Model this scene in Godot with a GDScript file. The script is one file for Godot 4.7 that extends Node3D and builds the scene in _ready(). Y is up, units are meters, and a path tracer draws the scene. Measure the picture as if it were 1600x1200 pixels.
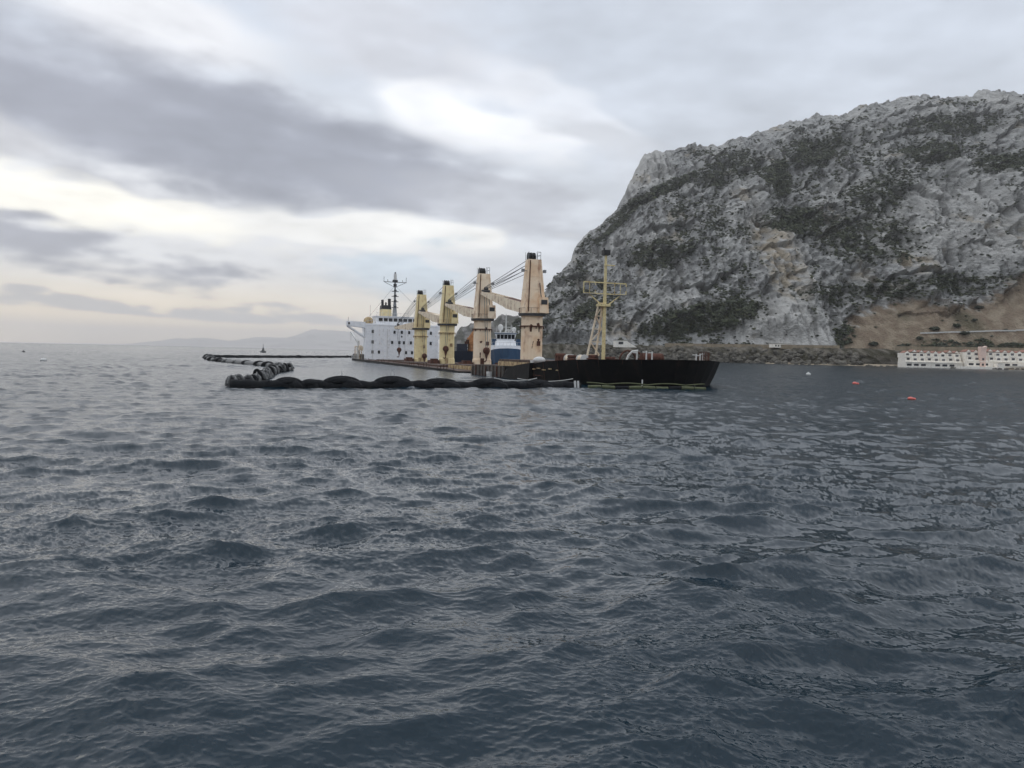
extends Node3D

# ---------------------------------------------------------------- small helpers
class G:
	# collects triangles with outward normals
	var v := PackedVector3Array()
	var n := PackedVector3Array()
	var c := PackedColorArray()
	var tint := Color(1, 1, 1)
	var tinted := false

	func tri(a: Vector3, b: Vector3, d: Vector3, na: Vector3, nb: Vector3, nd: Vector3) -> void:
		if (d - a).cross(b - a).dot(na + nb + nd) < 0.0:
			v.append(a); v.append(d); v.append(b)
			n.append(na); n.append(nd); n.append(nb)
		else:
			v.append(a); v.append(b); v.append(d)
			n.append(na); n.append(nb); n.append(nd)
		if tinted:
			c.append(tint); c.append(tint); c.append(tint)

	func quad(a: Vector3, b: Vector3, d: Vector3, e: Vector3, out: Vector3) -> void:
		var m := (d - a).cross(e - b)
		if m.length_squared() < 1e-12:
			return
		m = m.normalized()
		if m.dot(out) < 0.0:
			m = -m
		tri(a, b, d, m, m, m)
		tri(a, d, e, m, m, m)

	func hexa(p: Array) -> void:
		# eight corners: 0-3 the bottom ring, 4-7 the top ring above them
		var mid := Vector3.ZERO
		for q: Vector3 in p:
			mid += q / 8.0
		for f: Array in [[0, 1, 2, 3], [4, 5, 6, 7], [0, 1, 5, 4], [1, 2, 6, 5], [2, 3, 7, 6], [3, 0, 4, 7]]:
			var a: Vector3 = p[f[0]]
			var b: Vector3 = p[f[1]]
			var d: Vector3 = p[f[2]]
			var e: Vector3 = p[f[3]]
			quad(a, b, d, e, (a + b + d + e) / 4.0 - mid)

	func box(at: Vector3, size: Vector3, turn := Basis()) -> void:
		var h := size / 2.0
		var p := []
		for y: float in [-h.y, h.y]:
			for s: Vector2 in [Vector2(-1, -1), Vector2(1, -1), Vector2(1, 1), Vector2(-1, 1)]:
				p.append(at + turn * Vector3(s.x * h.x, y, s.y * h.z))
		hexa(p)

	func frustum(at: Vector3, bx: float, bz: float, tx: float, tz: float, height: float, lean := Vector3.ZERO) -> void:
		var p := []
		for s: Vector2 in [Vector2(-1, -1), Vector2(1, -1), Vector2(1, 1), Vector2(-1, 1)]:
			p.append(at + Vector3(s.x * bx / 2.0, 0, s.y * bz / 2.0))
		for s: Vector2 in [Vector2(-1, -1), Vector2(1, -1), Vector2(1, 1), Vector2(-1, 1)]:
			p.append(at + lean + Vector3(s.x * tx / 2.0, height, s.y * tz / 2.0))
		hexa(p)

	func bar(a: Vector3, b: Vector3, w: float, h := -1.0) -> void:
		var d := (b - a)
		var up := Vector3.UP if absf(d.normalized().y) < 0.95 else Vector3.RIGHT
		var x := d.normalized()
		var z := x.cross(up).normalized()
		var y := z.cross(x)
		box((a + b) / 2.0, Vector3(d.length(), w if h < 0.0 else h, w), Basis(x, y, z))

	func tube(a: Vector3, b: Vector3, r0: float, r1: float, seg := 10, caps := true) -> void:
		var x := (b - a).normalized()
		var up := Vector3.UP if absf(x.y) < 0.95 else Vector3.RIGHT
		var z := x.cross(up).normalized()
		var y := z.cross(x)
		for i in seg:
			var t0 := TAU * i / seg
			var t1 := TAU * (i + 1) / seg
			var d0 := y * cos(t0) + z * sin(t0)
			var d1 := y * cos(t1) + z * sin(t1)
			tri(a + d0 * r0, b + d0 * r1, b + d1 * r1, d0, d0, d1)
			tri(a + d0 * r0, b + d1 * r1, a + d1 * r0, d0, d1, d1)
			if caps:
				tri(a, a + d0 * r0, a + d1 * r0, -x, -x, -x)
				tri(b, b + d0 * r1, b + d1 * r1, x, x, x)

	func path(pts: Array, r: float, seg := 8, radii := []) -> void:
		# a smooth tube along points
		var rings := []
		var k := pts.size()
		for i in k:
			var p: Vector3 = pts[i]
			var q0: Vector3 = pts[maxi(i - 1, 0)]
			var q1: Vector3 = pts[mini(i + 1, k - 1)]
			var x := (q1 - q0).normalized()
			var z := x.cross(Vector3.UP)
			if z.length() < 0.15:
				z = x.cross(Vector3(0.97, 0, 0.24))
			z = z.normalized()
			var y := z.cross(x)
			var rr: float = radii[i] if radii.size() else r
			var ring := []
			for j in seg:
				var t := TAU * j / seg
				ring.append([p + (y * cos(t) + z * sin(t)) * rr, y * cos(t) + z * sin(t)])
			rings.append(ring)
		for i in k - 1:
			for j in seg:
				var a: Array = rings[i][j]
				var b: Array = rings[i + 1][j]
				var d: Array = rings[i + 1][(j + 1) % seg]
				var e: Array = rings[i][(j + 1) % seg]
				tri(a[0], b[0], d[0], a[1], b[1], d[1])
				tri(a[0], d[0], e[0], a[1], d[1], e[1])
		for side: int in [0, k - 1]:
			var mid: Vector3 = pts[side]
			var other: Vector3 = pts[1] if side == 0 else pts[k - 2]
			var nn := (mid - other).normalized()
			for j in seg:
				tri(mid, rings[side][j][0], rings[side][(j + 1) % seg][0], nn, nn, nn)

	func ball(at: Vector3, r: Vector3, seg := 12, rows := 8) -> void:
		for i in rows:
			for j in seg:
				var q := []
				for s: Vector2 in [Vector2(0, 0), Vector2(1, 0), Vector2(1, 1), Vector2(0, 1)]:
					var la := PI * (i + s.x) / rows - PI / 2.0
					var lo := TAU * (j + s.y) / seg
					q.append(Vector3(cos(la) * cos(lo), sin(la), cos(la) * sin(lo)))
				var nn := []
				for p: Vector3 in q:
					nn.append((p / r).normalized())
				tri(at + q[0] * r, at + q[1] * r, at + q[2] * r, nn[0], nn[1], nn[2])
				tri(at + q[0] * r, at + q[2] * r, at + q[3] * r, nn[0], nn[2], nn[3])

	func prism(poly: PackedVector2Array, o: Vector3, ax: Vector3, ay: Vector3, az: Vector3, w0: float, w1: float) -> void:
		# outline in the plane (ax, ay), thickness along az from w0 to w1
		var idx := Geometry2D.triangulate_polygon(poly)
		for i in range(0, idx.size(), 3):
			for w: float in [w0, w1]:
				var s := az * (1.0 if w == w1 else -1.0) * signf(w1 - w0)
				var q := []
				for k in 3:
					var p := poly[idx[i + k]]
					q.append(o + ax * p.x + ay * p.y + az * w)
				tri(q[0], q[1], q[2], s, s, s)
		var clockwise := Geometry2D.is_polygon_clockwise(poly)
		for i in poly.size():
			var p := poly[i]
			var q := poly[(i + 1) % poly.size()]
			var e := q - p
			var o2 := Vector2(e.y, -e.x) * (-1.0 if clockwise else 1.0)
			quad(o + ax * p.x + ay * p.y + az * w0, o + ax * q.x + ay * q.y + az * w0, o + ax * q.x + ay * q.y + az * w1, o + ax * p.x + ay * p.y + az * w1, ax * o2.x + ay * o2.y)

	func mesh() -> ArrayMesh:
		var arr := []
		arr.resize(Mesh.ARRAY_MAX)
		arr[Mesh.ARRAY_VERTEX] = v
		arr[Mesh.ARRAY_NORMAL] = n
		if tinted:
			arr[Mesh.ARRAY_COLOR] = c
		var m := ArrayMesh.new()
		m.add_surface_from_arrays(Mesh.PRIMITIVE_TRIANGLES, arr)
		return m


var taken := {}
var M := {}


func numbered(called: String) -> String:
	var k: int = taken.get(called, -1) + 1
	taken[called] = k
	return called if k == 0 else "%s_%03d" % [called, k]


func part(called: String, g: G, mat: Material, parent: Node3D) -> MeshInstance3D:
	var o := MeshInstance3D.new()
	o.mesh = g.mesh()
	o.material_override = mat
	var taken_here := 0
	var nm := called
	while parent.has_node(NodePath(nm)):
		taken_here += 1
		nm = "%s_%03d" % [called, taken_here]
	o.name = nm
	parent.add_child(o, true)
	return o


func thing(called: String, label: String, category: String, at := Vector3.ZERO, turn := 0.0, group := "") -> Node3D:
	var o := Node3D.new()
	o.name = numbered(called)
	add_child(o, true)
	o.position = at
	o.rotation.y = turn
	tag(o, label, category, group)
	return o


func tag(o: Node, label: String, category: String, group := "") -> void:
	o.set_meta("label", label)
	o.set_meta("category", category)
	if group:
		o.set_meta("group", group)


func single(called: String, g: G, mat: Material, label: String, category: String, at := Vector3.ZERO, group := "") -> MeshInstance3D:
	var o := MeshInstance3D.new()
	o.mesh = g.mesh()
	o.material_override = mat
	o.name = numbered(called)
	add_child(o, true)
	o.position = at
	tag(o, label, category, group)
	return o


func struct(called: String, m: Mesh, mat: Material, label: String) -> MeshInstance3D:
	var o := MeshInstance3D.new()
	o.mesh = m
	o.material_override = mat
	o.name = numbered(called)
	add_child(o, true)
	o.set_meta("kind", "structure")
	o.set_meta("label", label)
	return o


func scatter(called: String, m: Mesh, mat: Material, places: Array, tints: Array, label: String, category: String) -> void:
	var mm := MultiMesh.new()
	mm.transform_format = MultiMesh.TRANSFORM_3D
	mm.use_colors = true
	mm.mesh = m
	mm.instance_count = places.size()
	for i in places.size():
		mm.set_instance_transform(i, places[i])
		mm.set_instance_color(i, tints[i])
	var o := MultiMeshInstance3D.new()
	o.multimesh = mm
	o.material_override = mat
	o.name = numbered(called)
	add_child(o, true)
	o.set_meta("kind", "stuff")
	tag(o, label, category)


func lin(r: float, g: float, b: float) -> Color:
	return Color(r, g, b).srgb_to_linear()


func noise(freq: float, octaves: int, sd: int, ridged := false) -> FastNoiseLite:
	var f := FastNoiseLite.new()
	f.seed = sd
	f.noise_type = FastNoiseLite.TYPE_SIMPLEX_SMOOTH
	f.frequency = freq
	f.fractal_type = FastNoiseLite.FRACTAL_RIDGED if ridged else FastNoiseLite.FRACTAL_FBM
	f.fractal_octaves = octaves
	return f


func gray(f: FastNoiseLite, w: int, h: int) -> PackedByteArray:
	var im := f.get_seamless_image(w, h)
	im.convert(Image.FORMAT_L8)
	if w != 256 or h != 256:
		im.resize(256, 256, Image.INTERPOLATE_CUBIC)
	return im.get_data()


func paint(base: Color, worn: Color, stain: Color, amount: float, sd: int, metres: float, rough := 0.6, relief := 0.0) -> StandardMaterial3D:
	# weathered paint: mottled base, patches of a second tone, vertical runs and spots of rust; base colours are linear
	var mott := gray(noise(0.02, 4, sd), 256, 256)
	var runs := gray(noise(0.03, 3, sd + 1), 256, 9)
	var spots := gray(noise(0.035, 5, sd + 2), 256, 256)
	var im := Image.create(256, 256, false, Image.FORMAT_RGB8)
	for y in 256:
		for x in 256:
			var k := y * 256 + x
			var a := mott[k] / 255.0
			var c := base.lerp(worn, smoothstep(0.4, 0.85, a))
			var r := smoothstep(0.92 - amount, 1.32 - amount, runs[k] / 255.0 * 0.55 + spots[k] / 255.0 * 0.5)
			c = c.lerp(stain, r * 0.85)
			c = c * (0.93 + 0.14 * spots[k] / 255.0)
			im.set_pixel(x, y, Color(c.r, c.g, c.b).linear_to_srgb())
	var m := StandardMaterial3D.new()
	m.albedo_texture = ImageTexture.create_from_image(im)
	m.uv1_triplanar = true
	m.uv1_scale = Vector3.ONE / metres
	m.roughness = rough
	if relief > 0.0:
		m.heightmap_enabled = true
		m.heightmap_texture = ImageTexture.create_from_image(noise(0.03, 4, sd + 5).get_seamless_image(256, 256))
		m.heightmap_scale = relief
	return m


func flat(c: Color, rough := 0.6, metal := 0.0) -> StandardMaterial3D:
	var m := StandardMaterial3D.new()
	m.albedo_color = c.linear_to_srgb()
	m.roughness = rough
	m.metallic = metal
	return m


func curve(xs: Array, ys: Array, x: float) -> float:
	if x <= xs[0]:
		return ys[0]
	for i in range(1, xs.size()):
		if x <= xs[i]:
			return lerpf(ys[i - 1], ys[i], (x - xs[i - 1]) / (xs[i] - xs[i - 1]))
	return ys[xs.size() - 1]


func threaded(n: int, job: Callable) -> Array:
	var results := []
	results.resize(n)
	var run := func(i: int) -> void: results[i] = job.call(i)
	var id := WorkerThreadPool.add_group_task(run, n)
	WorkerThreadPool.wait_for_group_task_completion(id)
	return results


# ---------------------------------------------------------------- sky
const SKY_W := 3072
const SKY_H := 1536


func cloud_features() -> Array:
	# azimuth, height, half width, half height (degrees), slant, colour, strength
	return [
		[-26.0, 22.5, 15.0, 3.2, -6.0, Color(0.910, 0.914, 0.930), 0.85],
		[-9.0, 22.5, 10.0, 4.0, -20.0, Color(0.800, 0.810, 0.842), 0.7],
		[-27.0, 14.6, 17.0, 5.0, -5.0, Color(0.600, 0.618, 0.670), 0.95],
		[-14.5, 13.2, 11.0, 4.2, -9.0, Color(0.590, 0.610, 0.662), 0.92],
		[-2.0, 10.4, 11.0, 2.2, -7.0, Color(0.715, 0.730, 0.768), 0.7],
		[-33.0, 11.6, 8.0, 1.6, -4.0, Color(0.800, 0.805, 0.825), 0.7],
		[-27.0, 8.4, 15.0, 1.5, -3.0, Color(1.03, 1.02, 0.98), 0.95],
		[-9.0, 8.2, 13.0, 1.4, -3.0, Color(0.975, 0.975, 0.965), 0.85],
		[-30.0, 5.9, 8.5, 1.5, -4.0, Color(0.645, 0.660, 0.705), 0.95],
		[-25.0, 2.5, 12.0, 0.42, -2.0, Color(0.735, 0.740, 0.760), 0.8],
		[-6.5, 5.3, 7.5, 1.9, -3.0, Color(0.800, 0.862, 0.915), 0.75],
		[-3.0, 16.4, 6.5, 2.6, -14.0, Color(0.965, 0.975, 0.995), 0.9],
		[1.5, 18.0, 5.0, 2.0, -30.0, Color(0.905, 0.918, 0.945), 0.55],
		[9.0, 13.5, 7.0, 1.3, -20.0, Color(0.770, 0.790, 0.825), 0.6],
	]


func sky_rows(job: int, per: int, nz: Array, feats: Array) -> PackedFloat32Array:
	var out := PackedFloat32Array()
	out.resize(per * SKY_W * 4)
	var n1: FastNoiseLite = nz[0]
	var n2: FastNoiseLite = nz[1]
	var n3: FastNoiseLite = nz[2]
	var k := 0
	for r in per:
		var row := job * per + r
		var el := 90.0 - (row + 0.5) / SKY_H * 180.0
		for col in SKY_W:
			var az := (col + 0.5) / SKY_W * 360.0
			if az > 180.0:
				az -= 360.0
			var c := Color(0.8, 0.82, 0.85)
			if el > -2.0:
				var e := deg_to_rad(maxf(el, 0.0))
				var a := deg_to_rad(az)
				var d := Vector3(sin(a) * cos(e), sin(e), -cos(a) * cos(e))
				var q := Vector3(d.x, 0, d.z) / (d.y + 0.16)
				q.y = d.y * 2.0
				var w1 := n1.get_noise_3dv(q * 40.0)
				var w2 := n1.get_noise_3dv(q * 40.0 + Vector3(300, 70, 20))
				var fine := n2.get_noise_3dv(Vector3(q.x * 60.0, q.y * 40.0, q.z * 60.0))
				var left := smoothstep(14.0, -22.0, az) * smoothstep(-150.0, -70.0, az)
				var low := Color(0.90, 0.91, 0.925).lerp(Color(1.2, 1.08, 0.88), left)
				var mid := Color(0.790, 0.815, 0.852).lerp(Color(0.875, 0.882, 0.895), left)
				c = low.lerp(mid, smoothstep(0.0, 6.0, el)).lerp(Color(0.755, 0.785, 0.832), smoothstep(8.0, 22.0, el))
				# cloud cover that goes on all round
				var g := n3.get_noise_3dv(q * 30.0 + Vector3(90, 0, 40)) + 0.35 * w1
				var cover := Color(0.665, 0.692, 0.742).lerp(Color(0.915, 0.935, 0.962), smoothstep(-0.42, 0.42, g))
				var beyond := maxf(smoothstep(30.0, 48.0, absf(az)), smoothstep(21.0, 31.0, el)) * smoothstep(2.0, 9.0, el)
				c = c.lerp(cover, beyond * 0.9)
				var lift := 1.0 + 0.05 * smoothstep(20.0, 60.0, el)
				c = Color(c.r * lift, c.g * lift, c.b * lift)
				var wisp := n2.get_noise_3dv(Vector3(az * 1.1, (el + az * 0.16) * 7.0, 5.0))
				fine = fine * 0.7 + wisp * 0.55 * smoothstep(34.0, 20.0, absf(az)) * smoothstep(28.0, 18.0, el)
				var fine2 := n2.get_noise_3dv(Vector3(q.x * 150.0, q.y * 260.0, q.z * 150.0) + Vector3(50, 9, 77))
				var az2 := az + w1 * 7.0
				var el2 := el + w2 * 2.4 * smoothstep(0.0, 9.0, el + 2.0) + fine * 0.5
				for f: Array in feats:
					var dx: float = az2 - f[0]
					var dy: float = el2 - f[1]
					if absf(dx) > f[2] * 1.7 + 2.0:
						continue
					var sl: float = tan(deg_to_rad(f[4]))
					dy -= dx * sl
					var dist := sqrt(dx * dx / (f[2] * f[2]) + dy * dy / (f[3] * f[3])) + fine * 0.62 + fine2 * 0.22 + w1 * 0.3
					c = c.lerp(f[5], f[6] * (smoothstep(1.4, 0.4, dist) if f[3] > 3.0 else smoothstep(1.24, 0.58, dist)))
				var hi := 1.0 + (0.10 * fine + 0.045 * fine2) * smoothstep(0.5, 6.0, el)
				c = Color(c.r * hi, c.g * hi, c.b * hi)
			var l := c.srgb_to_linear()
			out[k] = l.r; out[k + 1] = l.g; out[k + 2] = l.b; out[k + 3] = 1.0
			k += 4
	return out


func make_sky() -> Sky:
	var nz := [noise(0.02, 4, 11), noise(0.035, 5, 23), noise(0.02, 5, 31)]
	var feats := cloud_features()
	var per := 32
	var rows := threaded(SKY_H / per, func(i: int) -> PackedFloat32Array: return sky_rows(i, per, nz, feats))
	var all := PackedByteArray()
	for r: PackedFloat32Array in rows:
		all.append_array(r.to_byte_array())
	var im := Image.create_from_data(SKY_W, SKY_H, false, Image.FORMAT_RGBAF, all)
	var p := PanoramaSkyMaterial.new()
	p.panorama = ImageTexture.create_from_image(im)
	p.energy_multiplier = 1.22
	var s := Sky.new()
	s.sky_material = p
	return s


# ---------------------------------------------------------------- sea
func fft_rows(re: PackedFloat32Array, im: PackedFloat32Array, N: int, rev: PackedInt32Array, cs: PackedFloat32Array, sn: PackedFloat32Array) -> Array:
	var xr := PackedFloat32Array(); xr.resize(N)
	var xi := PackedFloat32Array(); xi.resize(N)
	for row in N:
		var o := row * N
		for i in N:
			xr[rev[i]] = re[o + i]
			xi[rev[i]] = im[o + i]
		var half := 1
		while half < N:
			var step := N / (2 * half)
			var i := 0
			while i < N:
				for j in half:
					var w := j * step
					var a := i + j
					var b := a + half
					var tr := cs[w] * xr[b] - sn[w] * xi[b]
					var ti := cs[w] * xi[b] + sn[w] * xr[b]
					xr[b] = xr[a] - tr
					xi[b] = xi[a] - ti
					xr[a] += tr
					xi[a] += ti
				i += 2 * half
			half *= 2
		for i in N:
			re[o + i] = xr[i]
			im[o + i] = xi[i]
	return [re, im]


func transposed(a: PackedFloat32Array, N: int) -> PackedFloat32Array:
	var b := PackedFloat32Array(); b.resize(N * N)
	for i in N:
		for j in N:
			b[j * N + i] = a[i * N + j]
	return b


func spectrum_field(N: int, L: float, peak: float, shortest: float, wind: float, spread: float, sd: int, kind: int) -> PackedFloat32Array:
	# kind 0: height, 1: sideways shift along x, 2: along z
	var rng := RandomNumberGenerator.new()
	rng.seed = sd
	var re := PackedFloat32Array(); re.resize(N * N)
	var im := PackedFloat32Array(); im.resize(N * N)
	var kp := TAU / peak
	for r in N:
		for q in N:
			var g1 := rng.randfn()
			var g2 := rng.randfn()
			var kx := TAU / L * (q if q < N / 2 else q - N)
			var kz := TAU / L * (r if r < N / 2 else r - N)
			var k := sqrt(kx * kx + kz * kz)
			if k < 1e-6 or k > TAU / shortest:
				continue
			var th := (kx * sin(wind) + kz * cos(wind)) / k
			var dir := spread + (1.0 - spread) * th * th * th * th
			var P := exp(-1.25 * pow(kp / k, 2.0)) / pow(k, 3.75 if peak > 1.0 else 3.3) * dir
			if th < 0.0:
				P *= 0.15
			var amp := sqrt(P)
			var a := g1 * amp
			var b := g2 * amp
			if kind > 0:
				var f := (kx if kind == 1 else kz) / k
				var t := a
				a = -b * f
				b = t * f
			re[r * N + q] = a
			im[r * N + q] = b
	var rev := PackedInt32Array(); rev.resize(N)
	var bits := int(round(log(N) / log(2.0)))
	for i in N:
		var x := 0
		for b in bits:
			if i & (1 << b):
				x |= 1 << (bits - 1 - b)
		rev[i] = x
	var cs := PackedFloat32Array(); cs.resize(N / 2)
	var sn := PackedFloat32Array(); sn.resize(N / 2)
	for i in N / 2:
		cs[i] = cos(TAU * i / N)
		sn[i] = sin(TAU * i / N)
	var o := fft_rows(re, im, N, rev, cs, sn)
	o = fft_rows(transposed(o[0], N), transposed(o[1], N), N, rev, cs, sn)
	return transposed(o[0], N)


func wave_tile(N: int, L: float, rms: float, choppy: float, fields: Array) -> Dictionary:
	var h: PackedFloat32Array = fields[0]
	var dx: PackedFloat32Array = fields[1]
	var dz: PackedFloat32Array = fields[2]
	var s := 0.0
	for i in range(0, N * N, 7):
		s += h[i] * h[i]
	var sc := rms / sqrt(s / (N * N / 7.0))
	var disp := PackedVector3Array(); disp.resize(N * N)
	for i in N * N:
		disp[i] = Vector3(dx[i] * sc * choppy, h[i] * sc, dz[i] * sc * choppy)
	var slope := PackedVector3Array(); slope.resize(N * N)
	var cell := L / N
	for r in N:
		for q in N:
			var tx := Vector3(2.0 * cell, 0, 0) + disp[r * N + (q + 1) % N] - disp[r * N + (q + N - 1) % N]
			var tz := Vector3(0, 0, 2.0 * cell) + disp[((r + 1) % N) * N + q] - disp[((r + N - 1) % N) * N + q]
			var nn := tz.cross(tx)
			nn.y = maxf(nn.y, 1.6 * cell * cell)
			slope[r * N + q] = Vector3(nn.x / nn.y, 0, nn.z / nn.y)
	return {"n": N, "l": L, "d": disp, "s": slope}


func bil(a: PackedVector3Array, N: int, u: float, v: float) -> Vector3:
	var fu := floorf(u)
	var fv := floorf(v)
	var i := posmod(int(fu), N)
	var j := posmod(int(fv), N) * N
	var i2 := i + 1 if i + 1 < N else 0
	var j2 := j + N if j + N < N * N else 0
	var t := u - fu
	return a[j + i].lerp(a[j + i2], t).lerp(a[j2 + i].lerp(a[j2 + i2], t), v - fv)


func sea_rows(r0: int, r1: int, radii: PackedFloat32Array, angles: PackedFloat32Array, A: Dictionary, B: Dictionary, gust: FastNoiseLite, gust2: FastNoiseLite) -> Array:
	var vs := PackedVector3Array()
	var ns := PackedVector3Array()
	var us := PackedVector2Array()
	var da: PackedVector3Array = A.d
	var sa: PackedVector3Array = A.s
	var db: PackedVector3Array = B.d
	var sb: PackedVector3Array = B.s
	var NA: int = A.n
	var NB: int = B.n
	var ka: float = A.n / A.l
	var kb: float = B.n / B.l
	var rot := Vector2(cos(0.62), sin(0.62))
	for r in range(r0, r1):
		var R := radii[r]
		var flatter := 1.0 - smoothstep(1500.0, 5000.0, R)
		var far := smoothstep(12.0, 100.0, R)
		for ang in angles:
			var x := sin(ang) * R
			var z := -cos(ang) * R
			var g := gust.get_noise_2d(x, z)
			var g2 := gust2.get_noise_2d(x, z * 1.6)
			var amp := 1.0 + 0.55 * g
			var ripple := clampf(1.0 + 1.1 * g2, 0.25, 1.8)
			# the water between the boom and the wreck lies calm
			var calm := 1.0 - 0.72 * smoothstep(1.0, 0.6, Vector2((x + 24.0 + (z + 120.0) * 0.2) / 26.0, (z + 130.0) / 52.0).length())
			amp *= calm
			ripple *= calm
			var bx := x * rot.x - z * rot.y
			var bz := x * rot.y + z * rot.x
			var p := bil(da, NA, x * ka, z * ka) * amp
			var s := bil(sa, NA, x * ka, z * ka) * amp
			var pb := bil(db, NB, bx * kb, bz * kb) * ripple
			var sbv := bil(sb, NB, bx * kb, bz * kb) * ripple
			p += Vector3(pb.x * rot.x + pb.z * rot.y, pb.y, -pb.x * rot.y + pb.z * rot.x)
			sbv *= 1.0 - 0.85 * smoothstep(11.0, 48.0, R)
			s += Vector3(sbv.x * rot.x + sbv.z * rot.y, 0, -sbv.x * rot.y + sbv.z * rot.x)
			p *= flatter
			s *= lerpf(1.0, 0.36, far)
			vs.append(Vector3(x, 0, z) + p)
			ns.append(Vector3(s.x, 1.0, s.z).normalized())
			us.append(Vector2(log(R) / log(6600.0), 0.5))
	return [vs, ns, us]


func make_sea() -> void:
	var fields := threaded(6, func(i: int) -> PackedFloat32Array:
		if i < 3:
			return spectrum_field(512, 67.0, 4.2, 0.36, 0.2, 0.10, 5, i)
		return spectrum_field(512, 7.1, 0.5, 0.045, 0.15 - 0.62, 0.12, 9, i - 3))
	var tiles := threaded(2, func(i: int) -> Dictionary:
		if i == 0:
			return wave_tile(512, 67.0, 0.060, 1.1, fields.slice(0, 3))
		return wave_tile(512, 7.1, 0.0042, 0.9, fields.slice(3, 6)))
	var radii := PackedFloat32Array()
	var r := 1.0
	while r < 6500.0:
		radii.append(r)
		r += 0.05 if r < 5.5 else clampf(r * r * 0.00031, 0.03, maxf(0.25, r * 0.0105))
	radii.append(6500.0)
	var angles := PackedFloat32Array()
	var a := 0.0
	while a < 180.0:
		angles.append(deg_to_rad(a))
		a += 0.09 if a < 36.5 else (0.2 if a < 58.0 else (a - 57.0) * 0.25 + 0.2)
	angles.append(PI)
	var both := PackedFloat32Array()
	for i in range(angles.size() - 1, 0, -1):
		both.append(-angles[i])
	both.append_array(angles)
	var gust := noise(0.022, 3, 77)
	var gust2 := noise(0.05, 3, 78)
	var jobs := 16
	var nr := radii.size()
	var nc := both.size()
	var got := threaded(jobs, func(i: int) -> Array: return sea_rows(i * nr / jobs, (i + 1) * nr / jobs, radii, both, tiles[0], tiles[1], gust, gust2))
	var vs := PackedVector3Array()
	var ns := PackedVector3Array()
	var us := PackedVector2Array()
	for g: Array in got:
		vs.append_array(g[0]); ns.append_array(g[1]); us.append_array(g[2])
	var idx := PackedInt32Array()
	idx.resize((nr - 1) * (nc - 1) * 6)
	var k := 0
	for i in nr - 1:
		for j in nc - 1:
			var q := i * nc + j
			idx[k] = q; idx[k + 1] = q + nc; idx[k + 2] = q + 1
			idx[k + 3] = q + 1; idx[k + 4] = q + nc; idx[k + 5] = q + nc + 1
			k += 6
	var arr := []
	arr.resize(Mesh.ARRAY_MAX)
	arr[Mesh.ARRAY_VERTEX] = vs
	arr[Mesh.ARRAY_NORMAL] = ns
	arr[Mesh.ARRAY_TEX_UV] = us
	arr[Mesh.ARRAY_INDEX] = idx
	var m := ArrayMesh.new()
	m.add_surface_from_arrays(Mesh.PRIMITIVE_TRIANGLES, arr)
	var w := StandardMaterial3D.new()
	w.albedo_color = Color(0.001, 0.0150, 0.027).linear_to_srgb()
	# ripples too fine for the mesh blur the reflections more where the swell is open
	w.roughness = 1.0
	var rough := Image.create(128, 4, false, Image.FORMAT_L8)
	for i in 128:
		var R := pow(6600.0, (i + 0.5) / 128.0)
		var q := curve([5.0, 12.0, 25.0, 60.0, 150.0, 600.0], [0.06, 0.09, 0.19, 0.25, 0.25, 0.22], R)
		for j in 4:
			rough.set_pixel(i, j, Color(q, q, q))
	w.roughness_texture = ImageTexture.create_from_image(rough)
	w.texture_repeat = false
	w.metallic_specular = 0.36
	struct("sea", m, w, "choppy slate blue sea under the overcast sky")
	print("sea ", nr, " x ", nc)


# ---------------------------------------------------------------- land
const SHORE_X := [-60.0, 0.0, 100.0, 200.0, 300.0, 400.0, 900.0]
const SHORE_D := [720.0, 660.0, 600.0, 540.0, 480.0, 460.0, 440.0]
const RIDGE_X := [-60.0, -20.0, 10.0, 25.0, 40.0, 55.0, 59.0, 73.0, 89.0, 106.0, 117.0, 131.0, 140.0, 162.0, 182.0, 193.0, 211.0, 238.0, 261.0, 293.0, 313.0, 327.0, 336.0, 353.0, 369.0, 398.0, 421.0, 441.0, 461.0, 490.0, 500.0, 516.0, 537.0, 550.0, 640.0, 760.0, 900.0]
const RIDGE_Y := [2.0, 14.0, 40.0, 58.0, 77.0, 94.0, 110.0, 125.0, 140.0, 156.0, 180.0, 210.0, 225.0, 228.0, 231.0, 236.0, 233.0, 242.0, 249.0, 260.0, 265.0, 272.0, 268.0, 270.0, 280.0, 284.0, 292.0, 293.0, 290.0, 292.0, 298.0, 299.0, 297.0, 296.0, 310.0, 300.0, 312.0]
const RIDGE_D := [770.0, 725.0, 722.0, 730.0, 747.0, 764.0, 768.0, 783.0, 800.0, 816.0, 827.0, 841.0, 850.0, 850.0, 850.0, 850.0, 850.0, 850.0, 850.0, 850.0, 850.0, 850.0, 850.0, 850.0, 850.0, 850.0, 850.0, 850.0, 850.0, 850.0, 850.0, 850.0, 850.0, 850.0, 850.0, 850.0, 850.0]
var rock_points := PackedVector3Array()
var rock_cover := PackedFloat32Array()


func blob(x: float, y: float, cx: float, cy: float, rx: float, ry: float, slant := 0.0) -> float:
	var dx := x - cx
	var dy := y - cy - dx * slant
	return smoothstep(1.25, 0.6, sqrt(dx * dx / (rx * rx) + dy * dy / (ry * ry)))


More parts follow.
